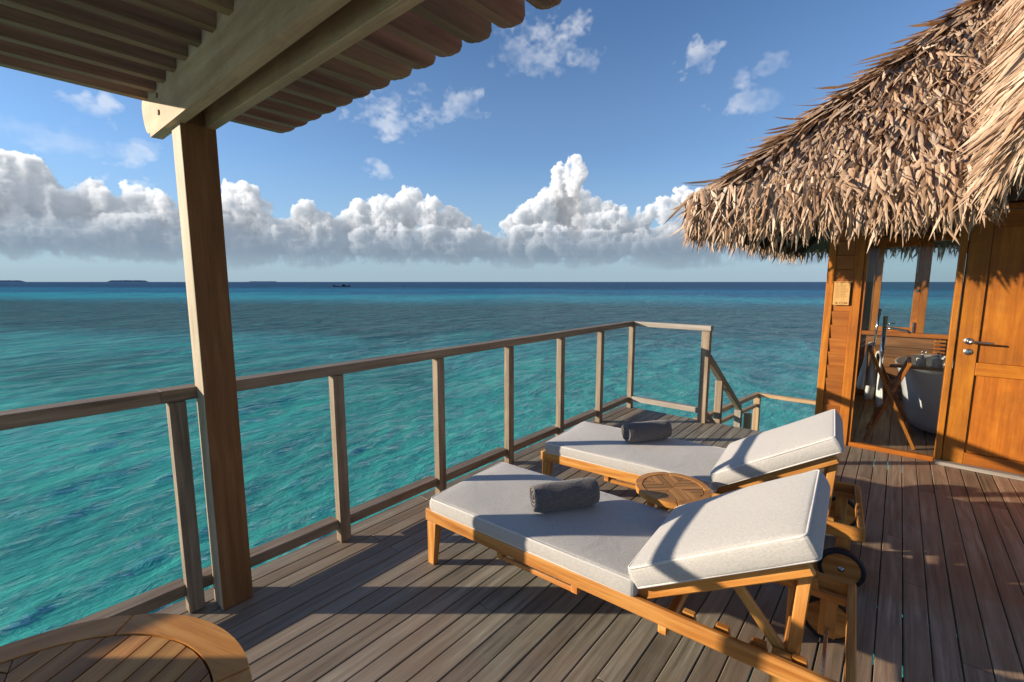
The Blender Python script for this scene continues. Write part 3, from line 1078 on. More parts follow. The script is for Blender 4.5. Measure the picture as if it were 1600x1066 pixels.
# ------------------------------------------------------------------ furniture
def rounded_pad(L, W, H, r=.017, dome=.010, nx=16, ny=10, nz=3, seed=0):
    """a stuffed cushion: box with rounded rims, slightly domed top; origin at the middle of its underside"""
    rn = random.Random(seed)

    def axis(h, n):
        inner = [-(h - r) + 2 * (h - r) * i / n for i in range(n + 1)]
        lo = [-h + r * (1 - math.cos(a)) for a in (0, .45, .9, 1.25)]
        hi = [-v for v in reversed(lo)]
        return lo + inner + hi
    xs, ys, zs = axis(L / 2, nx), axis(W / 2, ny), axis(H / 2, nz)
    bm = bmesh.new()
    cache = {}

    def vert(x, y, z):
        key = (round(x, 5), round(y, 5), round(z, 5))
        if key in cache:
            return cache[key]
        p = Vector((x, y, z))
        q = Vector((max(-L / 2 + r, min(L / 2 - r, x)), max(-W / 2 + r, min(W / 2 - r, y)), max(-H / 2 + r, min(H / 2 - r, z))))
        d = p - q
        if d.length > 1e-6:
            p = q + d.normalized() * r
        e = (1 - (2 * p.x / L) ** 4) * (1 - (2 * p.y / W) ** 4)
        if p.z > 0:
            p.z += dome * e
            p.z += .0025 * math.sin(9 * x + seed) * math.sin(11 * y + 2 * seed)
        bulge = (1 - (2 * p.z / H) ** 2) * .006
        if abs(x) > L / 2 - 1e-4:
            p.x += math.copysign(max(0, bulge), x)
        if abs(y) > W / 2 - 1e-4:
            p.y += math.copysign(max(0, bulge), y) + .002 * math.sin(7 * x + seed)
        p.z += H / 2
        v = bm.verts.new(p)
        cache[key] = v
        return v

    def grid(A, B, fn):
        for i in range(len(A) - 1):
            for j in range(len(B) - 1):
                try:
                    bm.faces.new([fn(A[i], B[j]), fn(A[i + 1], B[j]), fn(A[i + 1], B[j + 1]), fn(A[i], B[j + 1])])
                except ValueError:
                    pass
    for s in (-1, 1):
        grid(xs, ys, lambda a, b: vert(a, b, s * H / 2))
        grid(xs, zs, lambda a, b: vert(a, s * W / 2, b))
        grid(ys, zs, lambda a, b: vert(s * L / 2, a, b))
    return mesh_from_bm('pad', bm, True)


def rim_path(L, W, z, r=.03, n=4):
    pts = []
    for (sx, sy, a0) in ((1, 1, 0), (-1, 1, 90), (-1, -1, 180), (1, -1, 270)):
        for k in range(n + 1):
            a = R(a0 + 90 * k / n)
            pts.append((sx * (L / 2 - r) + r * math.cos(a), sy * (W / 2 - r) + r * math.sin(a), z))
    return pts


TILT = 31.0
HINGE_X, HINGE_Z = 1.155, .300


def tapered_leg(x0, x1, y0, y1, z1, tx, ty, z0=0):
    """leg whose foot is narrower than its top by tx, ty (signed: which side is cut)"""
    bm = bmesh.new()
    top = [(x0, y0), (x1, y0), (x1, y1), (x0, y1)]
    bx0, bx1 = (x0, x1 - tx) if tx > 0 else (x0 - tx, x1)
    by0, by1 = (y0, y1 - ty) if ty > 0 else (y0 - ty, y1)
    bot = [(bx0, by0), (bx1, by0), (bx1, by1), (bx0, by1)]
    A = [bm.verts.new((a, b, z0)) for a, b in bot]
    B = [bm.verts.new((a, b, z1)) for a, b in top]
    bm.faces.new(A[::-1])
    bm.faces.new(B)
    for i in range(4):
        bm.faces.new((A[i], A[(i + 1) % 4], B[(i + 1) % 4], B[i]))
    bmesh.ops.bevel(bm, geom=bm.edges[:], offset=.003, segments=1, profile=.5, affect='EDGES')
    return bm


def make_lounger(loc, rz, label, group):
    t = thing('sun_lounger', label, 'sun lounger', loc, rz, group)
    B = WM[t]

    def lb(name, p0, p1, w, h, parent=None, up=(0, 0, 1), bev=.004, mat=M_TEAK):
        return bar(name, p0, p1, w, h, mat, parent or t, up, bev, B)
    L = 1.84
    for s in (-1, 1):
        lb('side_rail', (0, s * .297, .272), (L, s * .297, .272), .026, .066, bev=.006)
    lb('foot_rail', (.013, -.283, .272), (.013, .283, .272), .025, .064)
    lb('head_rail', (L - .014, -.283, .272), (L - .014, .283, .272), .027, .070)
    # foot legs, tapered
    for s in (-1, 1):
        y0, y1 = (s * .309, s * .262)
        y0, y1 = min(y0, y1), max(y0, y1)
        bm = tapered_leg(.014, .080, y0, y1, .2385, .022, (.014 if s < 0 else -.014))
        M = Matrix.Translation((.045, s * .285, .12)) @ Matrix.Rotation(R(-90), 4, 'Y')
        bm.transform(M.inverted())
        obj('leg', mesh_from_bm('leg', bm), M_TEAK, t, B @ M)
    # head legs stand inside the rails, a bracket carries each wheel outside
    for s in (-1, 1):
        lb('leg', (1.645, s * .262, .0), (1.645, s * .262, .298), .042, .058, up=(1, 0, 0))
        lb('wheel_bracket', (1.758, s * .270, .06), (1.758, s * .270, .238), .022, .060, up=(1, 0, 0))
        Mw = B @ Matrix.Translation((1.758, s * .337, .098)) @ Matrix.Rotation(R(90), 4, 'X')
        if s > 0:
            pass
        tyre = lathe_mesh([(.080, -.018), (.092, -.018), (.098, -.012), (.098, .012), (.092, .018), (.080, .018), (.080, -.018)], 36)
        auto_smooth(tyre, 40)
        w = obj('wheel', tyre, M_RUBBER, t, Mw)
        disc = lathe_mesh([(0, -.013), (.0795, -.013), (.0795, .013), (0, .013)], 36)
        auto_smooth(disc, 30)
        obj('wheel_disc', disc, M_TEAK, w, Mw)
        for q in (-1, 1):
            cap = lathe_mesh([(0, .010), (.005, .009), (.008, .005), (.008, .002), (.013, .0015), (.013, 0)], 12)
            obj('axle_bolt', cap, M_STEEL, w, Mw @ (Matrix.Translation((0, 0, .0135)) if q > 0 else Matrix.Translation((0, 0, -.0135)) @ Matrix.Rotation(math.pi, 4, 'X')))
    bar('axle', (1.758, -.335, .098), (1.758, .335, .098), .014, .014, M_STEEL, t, base=B)
    # cross slats of the seat
    for k in range(13):
        x = .075 + k * .083
        lb('slat', (x, -.283, .288), (x, .283, .288), .052, .014, bev=.003)
    lb('hinge_bar', (1.165, -.283, .275), (1.165, .283, .275), .035, .030)
    # notched rails that take the prop
    for s in (-1, 1):
        pts = [(1.18, .232), (1.81, .232), (1.81, .262)]
        x = 1.72
        while x > 1.30:
            pts += [(x, .262), (x - .008, .300), (x - .045, .300), (x - .062, .262)]
            x -= .115
        pts += [(1.18, .262)]
        me = prism_mesh(pts, s * .248 - .011, s * .248 + .011, 'Y', 0)
        obj('notched_rail', me, M_TEAK, t, B.copy())
    # pull-out tray runners below the near rail
    for x in (.50, .90, 1.27):
        lb('cleat', (x, -.302, .219), (x, .302, .219), .034, .034)
    lb('tray_edge', (.52, -.287, .208), (.885, -.287, .208), .012, .024)
    lb('tray_panel', (.52, .0, .222), (.885, .0, .222), .54, .012)
    # backrest
    ca, sa = math.cos(R(TILT)), math.sin(R(TILT))

    def bk(u, y, v):
        return (HINGE_X + u * ca - v * sa, y, HINGE_Z + u * sa + v * ca)
    nrm = (-sa, 0, ca)
    for s in (-1, 1):
        lb('back_rail', bk(-.012, s * .262, 0), bk(.640, s * .262, 0), .026, .058, up=nrm, bev=.006)
    for k in range(7):
        u = .05 + k * .092
        lb('back_slat', bk(u, -.248, .008), bk(u, .248, .008), .055, .014, up=nrm)
    for s in (-1, 1):
        lb('prop_strut', bk(.37, s * .222, -.028), (1.655, s * .222, .262), .022, .034, up=(1, 0, 1))
        e = bk(.606, s * .222, -.03)
        lb('prop_post', e, (e[0] - .018, s * .222, .262), .022, .038, up=(1, 0, 0))
    lb('prop_bar', (1.655, -.224, .275), (1.655, .224, .275), .026, .026)
    # linen cushion lies on it: seat pad and back pad joined at the hinge
    return t, B, bk, nrm


def make_cushion(B, label, group, seed=0):
    ca, sa = math.cos(R(TILT)), math.sin(R(TILT))
    org = B.to_translation()
    c = thing('lounger_cushion', label, 'cushion', (0, 0, 0), 0, group)
    c.matrix_basis = B @ Matrix.Translation((.6, 0, .297))
    WM[c] = c.matrix_basis.copy()
    H = .078
    L1 = 1.125
    M1 = B @ Matrix.Translation((.035 + L1 / 2, 0, .2965))
    s = obj('seat_pad', rounded_pad(L1, .610, H, dome=.008, seed=1 + seed), M_LINEN, c, M1)
    for z in (H - .007, .008):
        obj('piping', tube_mesh(rim_path(L1 - .005, .610 - .005, z, .02), .0048, 6, True), M_PIPING, s, M1)
    L2 = .655
    Mb = B @ Matrix.Translation((HINGE_X + .012, 0, HINGE_Z)) @ Matrix.Rotation(R(-TILT), 4, 'Y') @ Matrix.Translation((L2 / 2 + .020, 0, .031))
    k = obj('back_pad', rounded_pad(L2, .610, .088, dome=.014, seed=4 + seed), M_LINEN, c, Mb)
    for z in (.088 - .007, .008):
        obj('piping', tube_mesh(rim_path(L2 - .005, .610 - .005, z, .02), .0048, 6, True), M_PIPING, k, Mb)
    # cloth hinge between the pads
    Mh = B @ Matrix.Translation((HINGE_X + .014, 0, .298))
    bm = bmesh.new()
    pts = [(-.020, .058), (-.008, .044), (.0, .040), (.006, .046), (.004, .066)]
    A = [bm.verts.new((a, -.29, z)) for a, z in pts] + [bm.verts.new((a, -.29, z - .004)) for a, z in reversed(pts)]
    D = [bm.verts.new((a, .29, z)) for a, z in pts] + [bm.verts.new((a, .29, z - .004)) for a, z in reversed(pts)]
    n = len(A)
    for i in range(n):
        bm.faces.new((A[i], D[i], D[(i + 1) % n], A[(i + 1) % n]))
    bm.faces.new(A[::-1])
    bm.faces.new(D)
    obj('hinge_strip', mesh_from_bm('hinge', bm, True), M_LINEN, c, Mh)
    return c


def rolled_towel(p0, p1, r, label, group, seed=0):
    """a bath towel rolled up: spiral sheet with thickness, lying between p0 and p1 (on the cushion)"""
    rn = random.Random(seed)
    p0, p1 = Vector(p0), Vector(p1)
    L = (p1 - p0).length
    turns, th = 3.6, .0125
    n = 150
    bm = bmesh.new()
    cols = 22
    outer, inner = [], []
    for j in range(cols + 1):
        xx = -L / 2 + L * j / cols
        endf = min(1, min(j, cols - j) / 2.0)
        ro, ri = [], []
        for i in range(n + 1):
            t = i / n
            a = t * turns * 2 * math.pi + .9
            rad = .010 + (r - .010) * t
            rad *= 1 + .02 * math.sin(3 * a + 5 * xx * 7 + seed) + .012 * math.sin(23 * xx + a * 2)
            if t > .72:
                rad -= (1 - endf) * .010 * (t - .72) / .28
            shift = .012 * (math.sin(2.1 * a) * .3 + (1 - t) * .7) * (1 if j in (0, cols) else .4)
            xsh = xx + (shift if j <= 1 else -shift if j >= cols - 1 else 0) * .6
            y, z = rad * math.cos(a) * 1.06, rad * math.sin(a) * .96
            ro.append(bm.verts.new((xsh, y, z)))
            r2 = rad - .0105 * (1 if i < n else .4)
            ri.append(bm.verts.new((xsh, r2 * math.cos(a) * 1.06, r2 * math.sin(a) * .96)))
        outer.append(ro)
        inner.append(ri)
    for j in range(cols):
        for i in range(n):
            bm.faces.new((outer[j][i], outer[j][i + 1], outer[j + 1][i + 1], outer[j + 1][i]))
            bm.faces.new((inner[j][i], inner[j + 1][i], inner[j + 1][i + 1], inner[j][i + 1]))
    for j, flip in ((0, False), (cols, True)):
        for i in range(n):
            bm.faces.new((outer[j][i], inner[j][i], inner[j][i + 1], outer[j][i + 1]))
    for j in range(cols):
        bm.faces.new((outer[j][n], inner[j][n], inner[j + 1][n], outer[j + 1][n]))
        bm.faces.new((outer[j][0], outer[j + 1][0], inner[j + 1][0], inner[j][0]))
    M = frame_between(p0, p1)
    o = obj('rolled_towel', auto_smooth(mesh_from_bm('towel', bm, True), 45), M_TOWEL, None, M)
    return tag(o, label, 'towel', group)


def side_foot(near, rz):
    """centre of the foot end from its near corner"""
    return Vector((near[0] - math.sin(rz) * .31, near[1] + math.cos(rz) * .31, 0))


G_L = 'sun loungers on the deck'
rz1, rz2 = R(3.4), R(5.2)
t1, B1, _, _ = make_lounger(side_foot((-1.835, 1.445), rz1), rz1, 'teak sun lounger in front, nearest the camera, its back raised', G_L)
# the second lounger is a copy of the first with all its parts
t2 = t1.copy()
COL.objects.link(t2)
f2 = side_foot((-1.862, 2.51), rz2)
t2.matrix_basis = Matrix.Translation(f2) @ Matrix.Rotation(rz2, 4, 'Z')
t2['label'] = 'teak sun lounger behind the round side table, farther from the camera'
for ch in list(t1.children):
    c = ch.copy()
    COL.objects.link(c)
    c.parent = t2
    c.matrix_parent_inverse = ch.matrix_parent_inverse.copy()
    for g in ch.children:
        d = g.copy()
        COL.objects.link(d)
        d.parent = c
        d.matrix_parent_inverse = g.matrix_parent_inverse.copy()
B2 = t2.matrix_basis.copy()
G_C = 'linen cushions on the loungers'
make_cushion(B1, 'pale grey linen cushion with raised back on the nearest lounger', G_C)
make_cushion(B2, 'pale grey linen cushion with raised back on the farther lounger', G_C, 3)
ZT = .381 + .071
rolled_towel((-1.285, 1.672, ZT), (-1.100, 1.945, ZT + .002), .075, 'rolled charcoal towel on the nearest lounger cushion', 'rolled towels', 1)
rolled_towel((-1.385, 2.860, ZT), (-1.200, 3.140, ZT + .002), .075, 'rolled charcoal towel on the farther lounger cushion', 'rolled towels', 2)


def clip_poly(poly, nx, ny, c):
    """keep the half plane nx*x+ny*y<=c"""
    out = []
    for i in range(len(poly)):
        a, b = poly[i], poly[(i + 1) % len(poly)]
        da, db = nx * a[0] + ny * a[1] - c, nx * b[0] + ny * b[1] - c
        if da <= 0:
            out.append(a)
        if (da < 0) != (db < 0) and abs(da - db) > 1e-9:
            s = da / (da - db)
            out.append((a[0] + (b[0] - a[0]) * s, a[1] + (b[1] - a[1]) * s))
    return out


def round_top(t, base, r, rim, th, slat_w, gap, rot, mat, rim_mat, nseg=4, rim_rot=0):
    """table top: curved rim pieces with mitre joints round four fields of radial slats"""
    ri = r - rim
    for k in range(nseg):
        a0 = rim_rot + 2 * math.pi * k / nseg + .0008 / r
        a1 = rim_rot + 2 * math.pi * (k + 1) / nseg - .0008 / r
        n = 16
        poly = [(r * math.cos(a0 + (a1 - a0) * i / n), r * math.sin(a0 + (a1 - a0) * i / n)) for i in range(n + 1)]
        poly += [(ri * math.cos(a1 + (a0 - a1) * i / n), ri * math.sin(a1 + (a0 - a1) * i / n)) for i in range(n + 1)]
        me = prism_mesh(poly, -th, 0, 'Z', .003)
        am = (a0 + a1) / 2
        Mr = Matrix.Rotation(am + math.pi / 2, 4, 'Z')
        me.transform(Mr.inverted())
        obj('rim_piece', me, rim_mat, t, base @ Mr)
    rf = ri - .0035
    circ = [(rf * math.cos(2 * math.pi * i / 48), rf * math.sin(2 * math.pi * i / 48)) for i in range(48)]
    for q in range(4):
        Mq = Matrix.Rotation(rot + q * math.pi / 2, 4, 'Z')
        n = int(rf / slat_w) + 1
        for k in range(-n, n):
            y0 = k * slat_w + gap / 2
            y1 = (k + 1) * slat_w - gap / 2
            p = circ
            p = clip_poly(p, 0, 1, y1)
            p = clip_poly(p, 0, -1, -y0) if p else p
            g = gap * .25
            p = clip_poly(p, -.7071, .7071, -g) if p else p
            p = clip_poly(p, -.7071, -.7071, -g) if p else p
            if len(p) < 3:
                continue
            area = abs(sum(p[i][0] * p[(i + 1) % len(p)][1] - p[(i + 1) % len(p)][0] * p[i][1] for i in range(len(p)))) / 2
            if area < 2e-5:
                continue
            # drop doubled points
            pp = []
            for a in p:
                if not pp or math.hypot(a[0] - pp[-1][0], a[1] - pp[-1][1]) > 5e-4:
                    pp.append(a)
            if math.hypot(pp[0][0] - pp[-1][0], pp[0][1] - pp[-1][1]) < 5e-4:
                pp.pop()
            if len(pp) < 3:
                continue
            dz = random.uniform(-.0006, .0002) - .0015
            me = prism_mesh(pp, -th + .006 + dz, dz, 'Z', 0)
            obj('slat', me, mat, t, base @ Mq)
    # the dark underside that shows in the joints
    me = lathe_mesh([(0, -th + .004), (ri + .004, -th + .004), (ri + .004, -th - .006), (0, -th - .006)], 32)
    auto_smooth(me, 30)
    obj('underlay', me, M_DARK, t, base)


def side_table():
    c = (-.828, 2.285)
    zt = .430
    t = thing('side_table', 'small round teak side table with slatted top between the two loungers', 'table', (c[0], c[1], 0))
    base = Matrix.Translation((c[0], c[1], zt))
    round_top(t, base, .188, .034, .030, .034, .0035, R(40.3 + 4), M_TEAK_TABLE, M_RIM, 4, R(-62))
    for k in range(4):
        a = R(40 + 45 + 90 * k)
        x, y = .115 * math.cos(a), .115 * math.sin(a)
        bar('leg', (c[0] + x * 1.15, c[1] + y * 1.15, 0), (c[0] + x, c[1] + y, zt - .037), .034, .030, M_TEAK, t, up=(math.cos(a), math.sin(a), 0))
    for k in range(2):
        a = R(40 + 45 + 90 * k)
        x, y = .10 * math.cos(a), .10 * math.sin(a)
        z = .335 + .0255 * k
        bar('apron', (c[0] - x, c[1] - y, z), (c[0] + x, c[1] + y, z), .020, .024, M_TEAK, t)


side_table()


def coffee_table():
    c = (-1.03, -.09)
    zt = .72
    t = thing('round_table', 'larger round teak table with radial slats at the near left corner', 'table', (c[0], c[1], 0))
    base = Matrix.Translation((c[0], c[1], zt))
    round_top(t, base, .390, .062, .030, .050, .0042, R(32.7), M_TEAK_TABLE, M_RIM, 6, R(78))
    for k in range(4):
        a = R(32.7 + 45 + 90 * k)
        bar('leg', (c[0] + .30 * math.cos(a), c[1] + .30 * math.sin(a), 0), (c[0] + .25 * math.cos(a), c[1] + .25 * math.sin(a), zt - .037), .05, .04, M_TEAK, t, up=(math.cos(a), math.sin(a), 0))
    for k in range(2):
        a = R(32.7 + 45 + 90 * k)
        z = .60 + .0425 * k
        bar('stretcher', (c[0] - .24 * math.cos(a), c[1] - .24 * math.sin(a), z), (c[0] + .24 * math.cos(a), c[1] + .24 * math.sin(a), z), .03, .04, M_TEAK, t)


coffee_table()

# ------------------------------------------------------------------ the bungalow
WY = 5.10
house = thing('bungalow', 'cedar clad bungalow with glazed corner, panelled door and palm thatched roof', 'house', (.9, 6.3, 0))


def bungalow_walls():
    H = house
    top = 2.16
    # front wall, left of the glass
    box('corner_post', (-.525, WY - .012, -.02), (-.467, WY + .08, top), M_CEDAR, H)
    box('corner_post', (-.332, WY - .010, -.02), (-.262, WY + .08, top), M_CEDAR, H)
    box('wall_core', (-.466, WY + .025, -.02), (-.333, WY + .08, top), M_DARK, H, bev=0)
    z = -.02
    me = None
    while z < top - .02:
        bar('siding_board', (-.4665, WY + .006, z + .0625), (-.3325, WY + .006, z + .0625), .016, .132, M_CEDAR_DK, H, up=(0, -.10, 1), bev=.002)
        z += .125
    # glass wall
    fr = box('window_frame', (-.261, WY + .004, -.008), (.332, WY + .06, .032), M_CEDAR, H)
    box('window_frame', (-.261, WY + .004, 2.03), (.332, WY + .06, 2.09), M_CEDAR, H)
    box('window_frame', (-.2605, WY + .006, .0325), (-.236, WY + .055, 2.0295), M_CEDAR, H, bev=.002)
    pane = box('window_pane', (-.2355, WY + .026, .0330), (.3335, WY + .034, 2.029), M_GLASS, H, bev=0)
    box('fascia_board', (-.261, WY + .01, 2.092), (.332, WY + .06, 2.16), M_DARK, H)
    # door frame and door
    box('door_jamb', (.334, WY - .016, -.002), (.374, WY + .08, 2.045), M_CEDAR, H)
    box('door_jamb', (1.203, WY - .016, -.002), (1.243, WY + .08, 2.045), M_CEDAR, H)
    box('door_head', (.334, WY - .017, 2.0455), (1.243, WY + .08, 2.085), M_CEDAR, H)
    door = box('door', (.3795, WY + .024, .022), (1.198, WY + .044, 2.038), M_CEDAR_DK, H, bev=0)
    y0, y1 = WY + .0, WY + .0235
    box('stile', (.380, y0, .022), (.507, y1, 2.038), M_CEDAR, door)
    box('stile', (1.07, y0, .022), (1.1975, y1, 2.038), M_CEDAR, door)
    for (a, b) in ((.022, .120), (.760, .862), (1.915, 2.038)):
        box('cross_rail', (.5075, y0 + .0008, a), (1.0695, y1, b), M_CEDAR, door)
    for (a, b) in ((.1205, .7595), (.8625, 1.9145)):
        box('panel', (.5085, y0 + .014, a + .0008), (1.0685, y1 + .0003, b - .0008), M_CEDAR, door, bev=.002)
    box('threshold', (.336, WY - .085, .001), (1.4, WY - .018, .030), M_SILVER, H)
    # handle
    Mr = Matrix.Translation((.447, WY, 1.031)) @ Matrix.Rotation(R(90), 4, 'X')
    rose = lathe_mesh([(0, .010), (.024, .010), (.027, .007), (.027, 0)], 24)
    obj('handle', rose, M_STEEL, door, Mr)
    obj('handle', tube_mesh([(.447, WY - .008, 1.031), (.447, WY - .042, 1.031), (.452, WY - .052, 1.031), (.47, WY - .055, 1.031), (.585, WY - .055, 1.028)], [.009, .009, .0095, .009, .008], 10), M_STEEL, door)
    lk = lathe_mesh([(0, .009), (.023, .009), (.026, .006), (.026, 0)], 24)
    obj('lock', lk, M_STEEL, door, Matrix.Translation((.452, WY, .945)) @ Matrix.Rotation(R(90), 4, 'X'))
    box('lock', (.446, WY - .0155, .932), (.458, WY - .0095, .957), M_STEEL, door, bev=.001)
    # wall beyond the door
    z = -.02
    box('corner_post', (1.245, WY - .012, -.02), (1.31, WY + .08, top), M_CEDAR, H)
    box('wall_core', (1.311, WY + .025, -.02), (2.6, WY + .08, top), M_DARK, H, bev=0)
    while z < top - .02:
        bar('siding_board', (1.311, WY + .006, z + .0625), (2.6, WY + .006, z + .0625), .016, .132, M_CEDAR_DK, H, up=(0, -.10, 1), bev=.002)
        z += .125
    # plate and louvres over the door
    box('wall_plate', (-.5, WY - .16, 2.155), (2.6, WY - .09, 2.245), M_BEAM, H)
    for k in range(3):
        zz = 2.093 + .024 * k
        bar('louvre', (.42, WY + .02, zz), (1.2, WY + .02, zz), .05, .008, M_INT, H, up=(0, -.6, 1), bev=0)
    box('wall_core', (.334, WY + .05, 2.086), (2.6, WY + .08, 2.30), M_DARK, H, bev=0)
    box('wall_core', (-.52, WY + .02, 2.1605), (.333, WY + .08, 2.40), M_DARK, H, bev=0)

    # inside: floor, side wall with a window, back wall with casement, ceiling
    BY = 7.55
    x = -.42
    while x < 2.0:
        bar('floor_board', (x, WY + .062, -.016), (x, BY, -.016), .1285, .026, M_DECK, H, bev=.002)
        x += .1315
    box('floor_bearer', (-.5, WY + .062, -.10), (2.0, BY, -.034), M_DARK, H, bev=0)
    box('ceiling', (-.5, WY + .085, 2.42), (2.05, BY + .06, 2.46), M_BOUNCE, H, bev=0)
    # left wall: low wall, head, jambs, glass
    box('side_wall', (-.52, WY + .081, -.02), (-.46, BY + .05, .46), M_INT, H, bev=0)
    box('side_wall', (-.52, WY + .081, 2.02), (-.46, BY + .05, 2.42), M_INT, H, bev=0)
    box('side_wall', (-.519, WY + .081, .461), (-.461, WY + .13, 2.019), M_INT, H, bev=0)
    box('side_wall', (-.519, BY - .16, .461), (-.461, BY + .05, 2.019), M_INT, H, bev=0)
    box('window_frame', (-.515, 6.40, .461), (-.465, 6.44, 2.019), M_CEDAR, H)
    box('window_pane', (-.494, WY + .131, .462), (-.486, BY - .161, 2.018), M_GLASS, H, bev=0)
    # back wall
    def back(name, x0, x1, z0, z1, m, y0=BY, y1=BY + .05, bev=.003, parent=H):
        return box(name, (x0, y0, z0), (x1, y1, z1), m, parent, bev)
    back('back_wall', -.459, 2.0, -.02, .815, M_INT, bev=0)
    for k in range(6):
        back('wall_board', -.458, 2.0, .01 + .134 * k, .01 + .134 * k + .128, M_INT, BY - .016, BY - .001, .003)
    back('back_wall', -.459, 2.0, 2.06, 2.42, M_INT, bev=0)
    back('window_sill', -.458, 2.0, .816, .868, M_CEDAR, BY - .06, BY + .07)
    back('window_frame', -.458, -.255, .8685, 2.0595, M_INT, BY - .002, BY + .05)
    back('window_head', -.254, 2.0, 1.985, 2.0595, M_CEDAR, BY - .004, BY + .05)
    # casement in the left opening
    back('casement', -.254, -.190, .8685, 1.9845, M_CEDAR, BY - .012, BY + .03)
    back('casement', .128, .192, .8685, 1.9845, M_CEDAR, BY - .012, BY + .03)
    back('casement', -.1895, .1275, .8685, .930, M_CEDAR, BY - .011, BY + .03)
    back('casement', -.1895, .1275, 1.93, 1.9845, M_CEDAR, BY - .011, BY + .03)
    back('window_pane', -.189, .127, .9305, 1.9295, M_GLASS, BY + .006, BY + .012, 0)
    back('window_post', .193, .262, .8685, 1.9845, M_CEDAR, BY - .03, BY + .06)
    back('window_pane', .2625, .94, .8685, 1.9845, M_GLASS, BY + .006, BY + .012, 0)
    back('window_post', .941, 1.01, .8685, 1.9845, M_CEDAR, BY - .03, BY + .06)
    back('back_wall', 1.011, 2.0, .8685, 1.9845, M_INT, bev=0)
    box('side_wall', (2.0, WY + .081, -.02), (2.06, BY + .05, 2.42), M_BOUNCE, H, bev=0)
    # stay and catch on the casement
    box('window_stay', (.136, BY - .026, 1.62), (.148, BY - .0125, 1.94), M_STEEL, H, bev=.002)
    box('window_catch', (.150, BY - .030, .875), (.168, BY - .0125, 1.00), M_STEEL, H, bev=.002)
    box('window_catch', (.146, BY - .028, 1.375), (.176, BY - .0125, 1.405), M_STEEL, H, bev=.002)
    # bamboo blinds rolled up over the back window
    for k in range(7):
        zz = 2.10 + .030 * k
        for (xa, xb) in ((-.20, .20), (.262, .93)):
            bar('blind_slat', (xa, BY - .05, zz), (xb, BY - .05, zz), .012, .026, M_BLIND, H, bev=.004)
    # piles under the house
    for px, py in ((-.3, 5.4), (-.3, 7.3), (1.8, 7.3), (1.8, 5.4)):
        bar('pile', (px, py, -3.2), (px, py, -.11), .22, .22, M_DARK, H, bev=.02)


bungalow_walls()


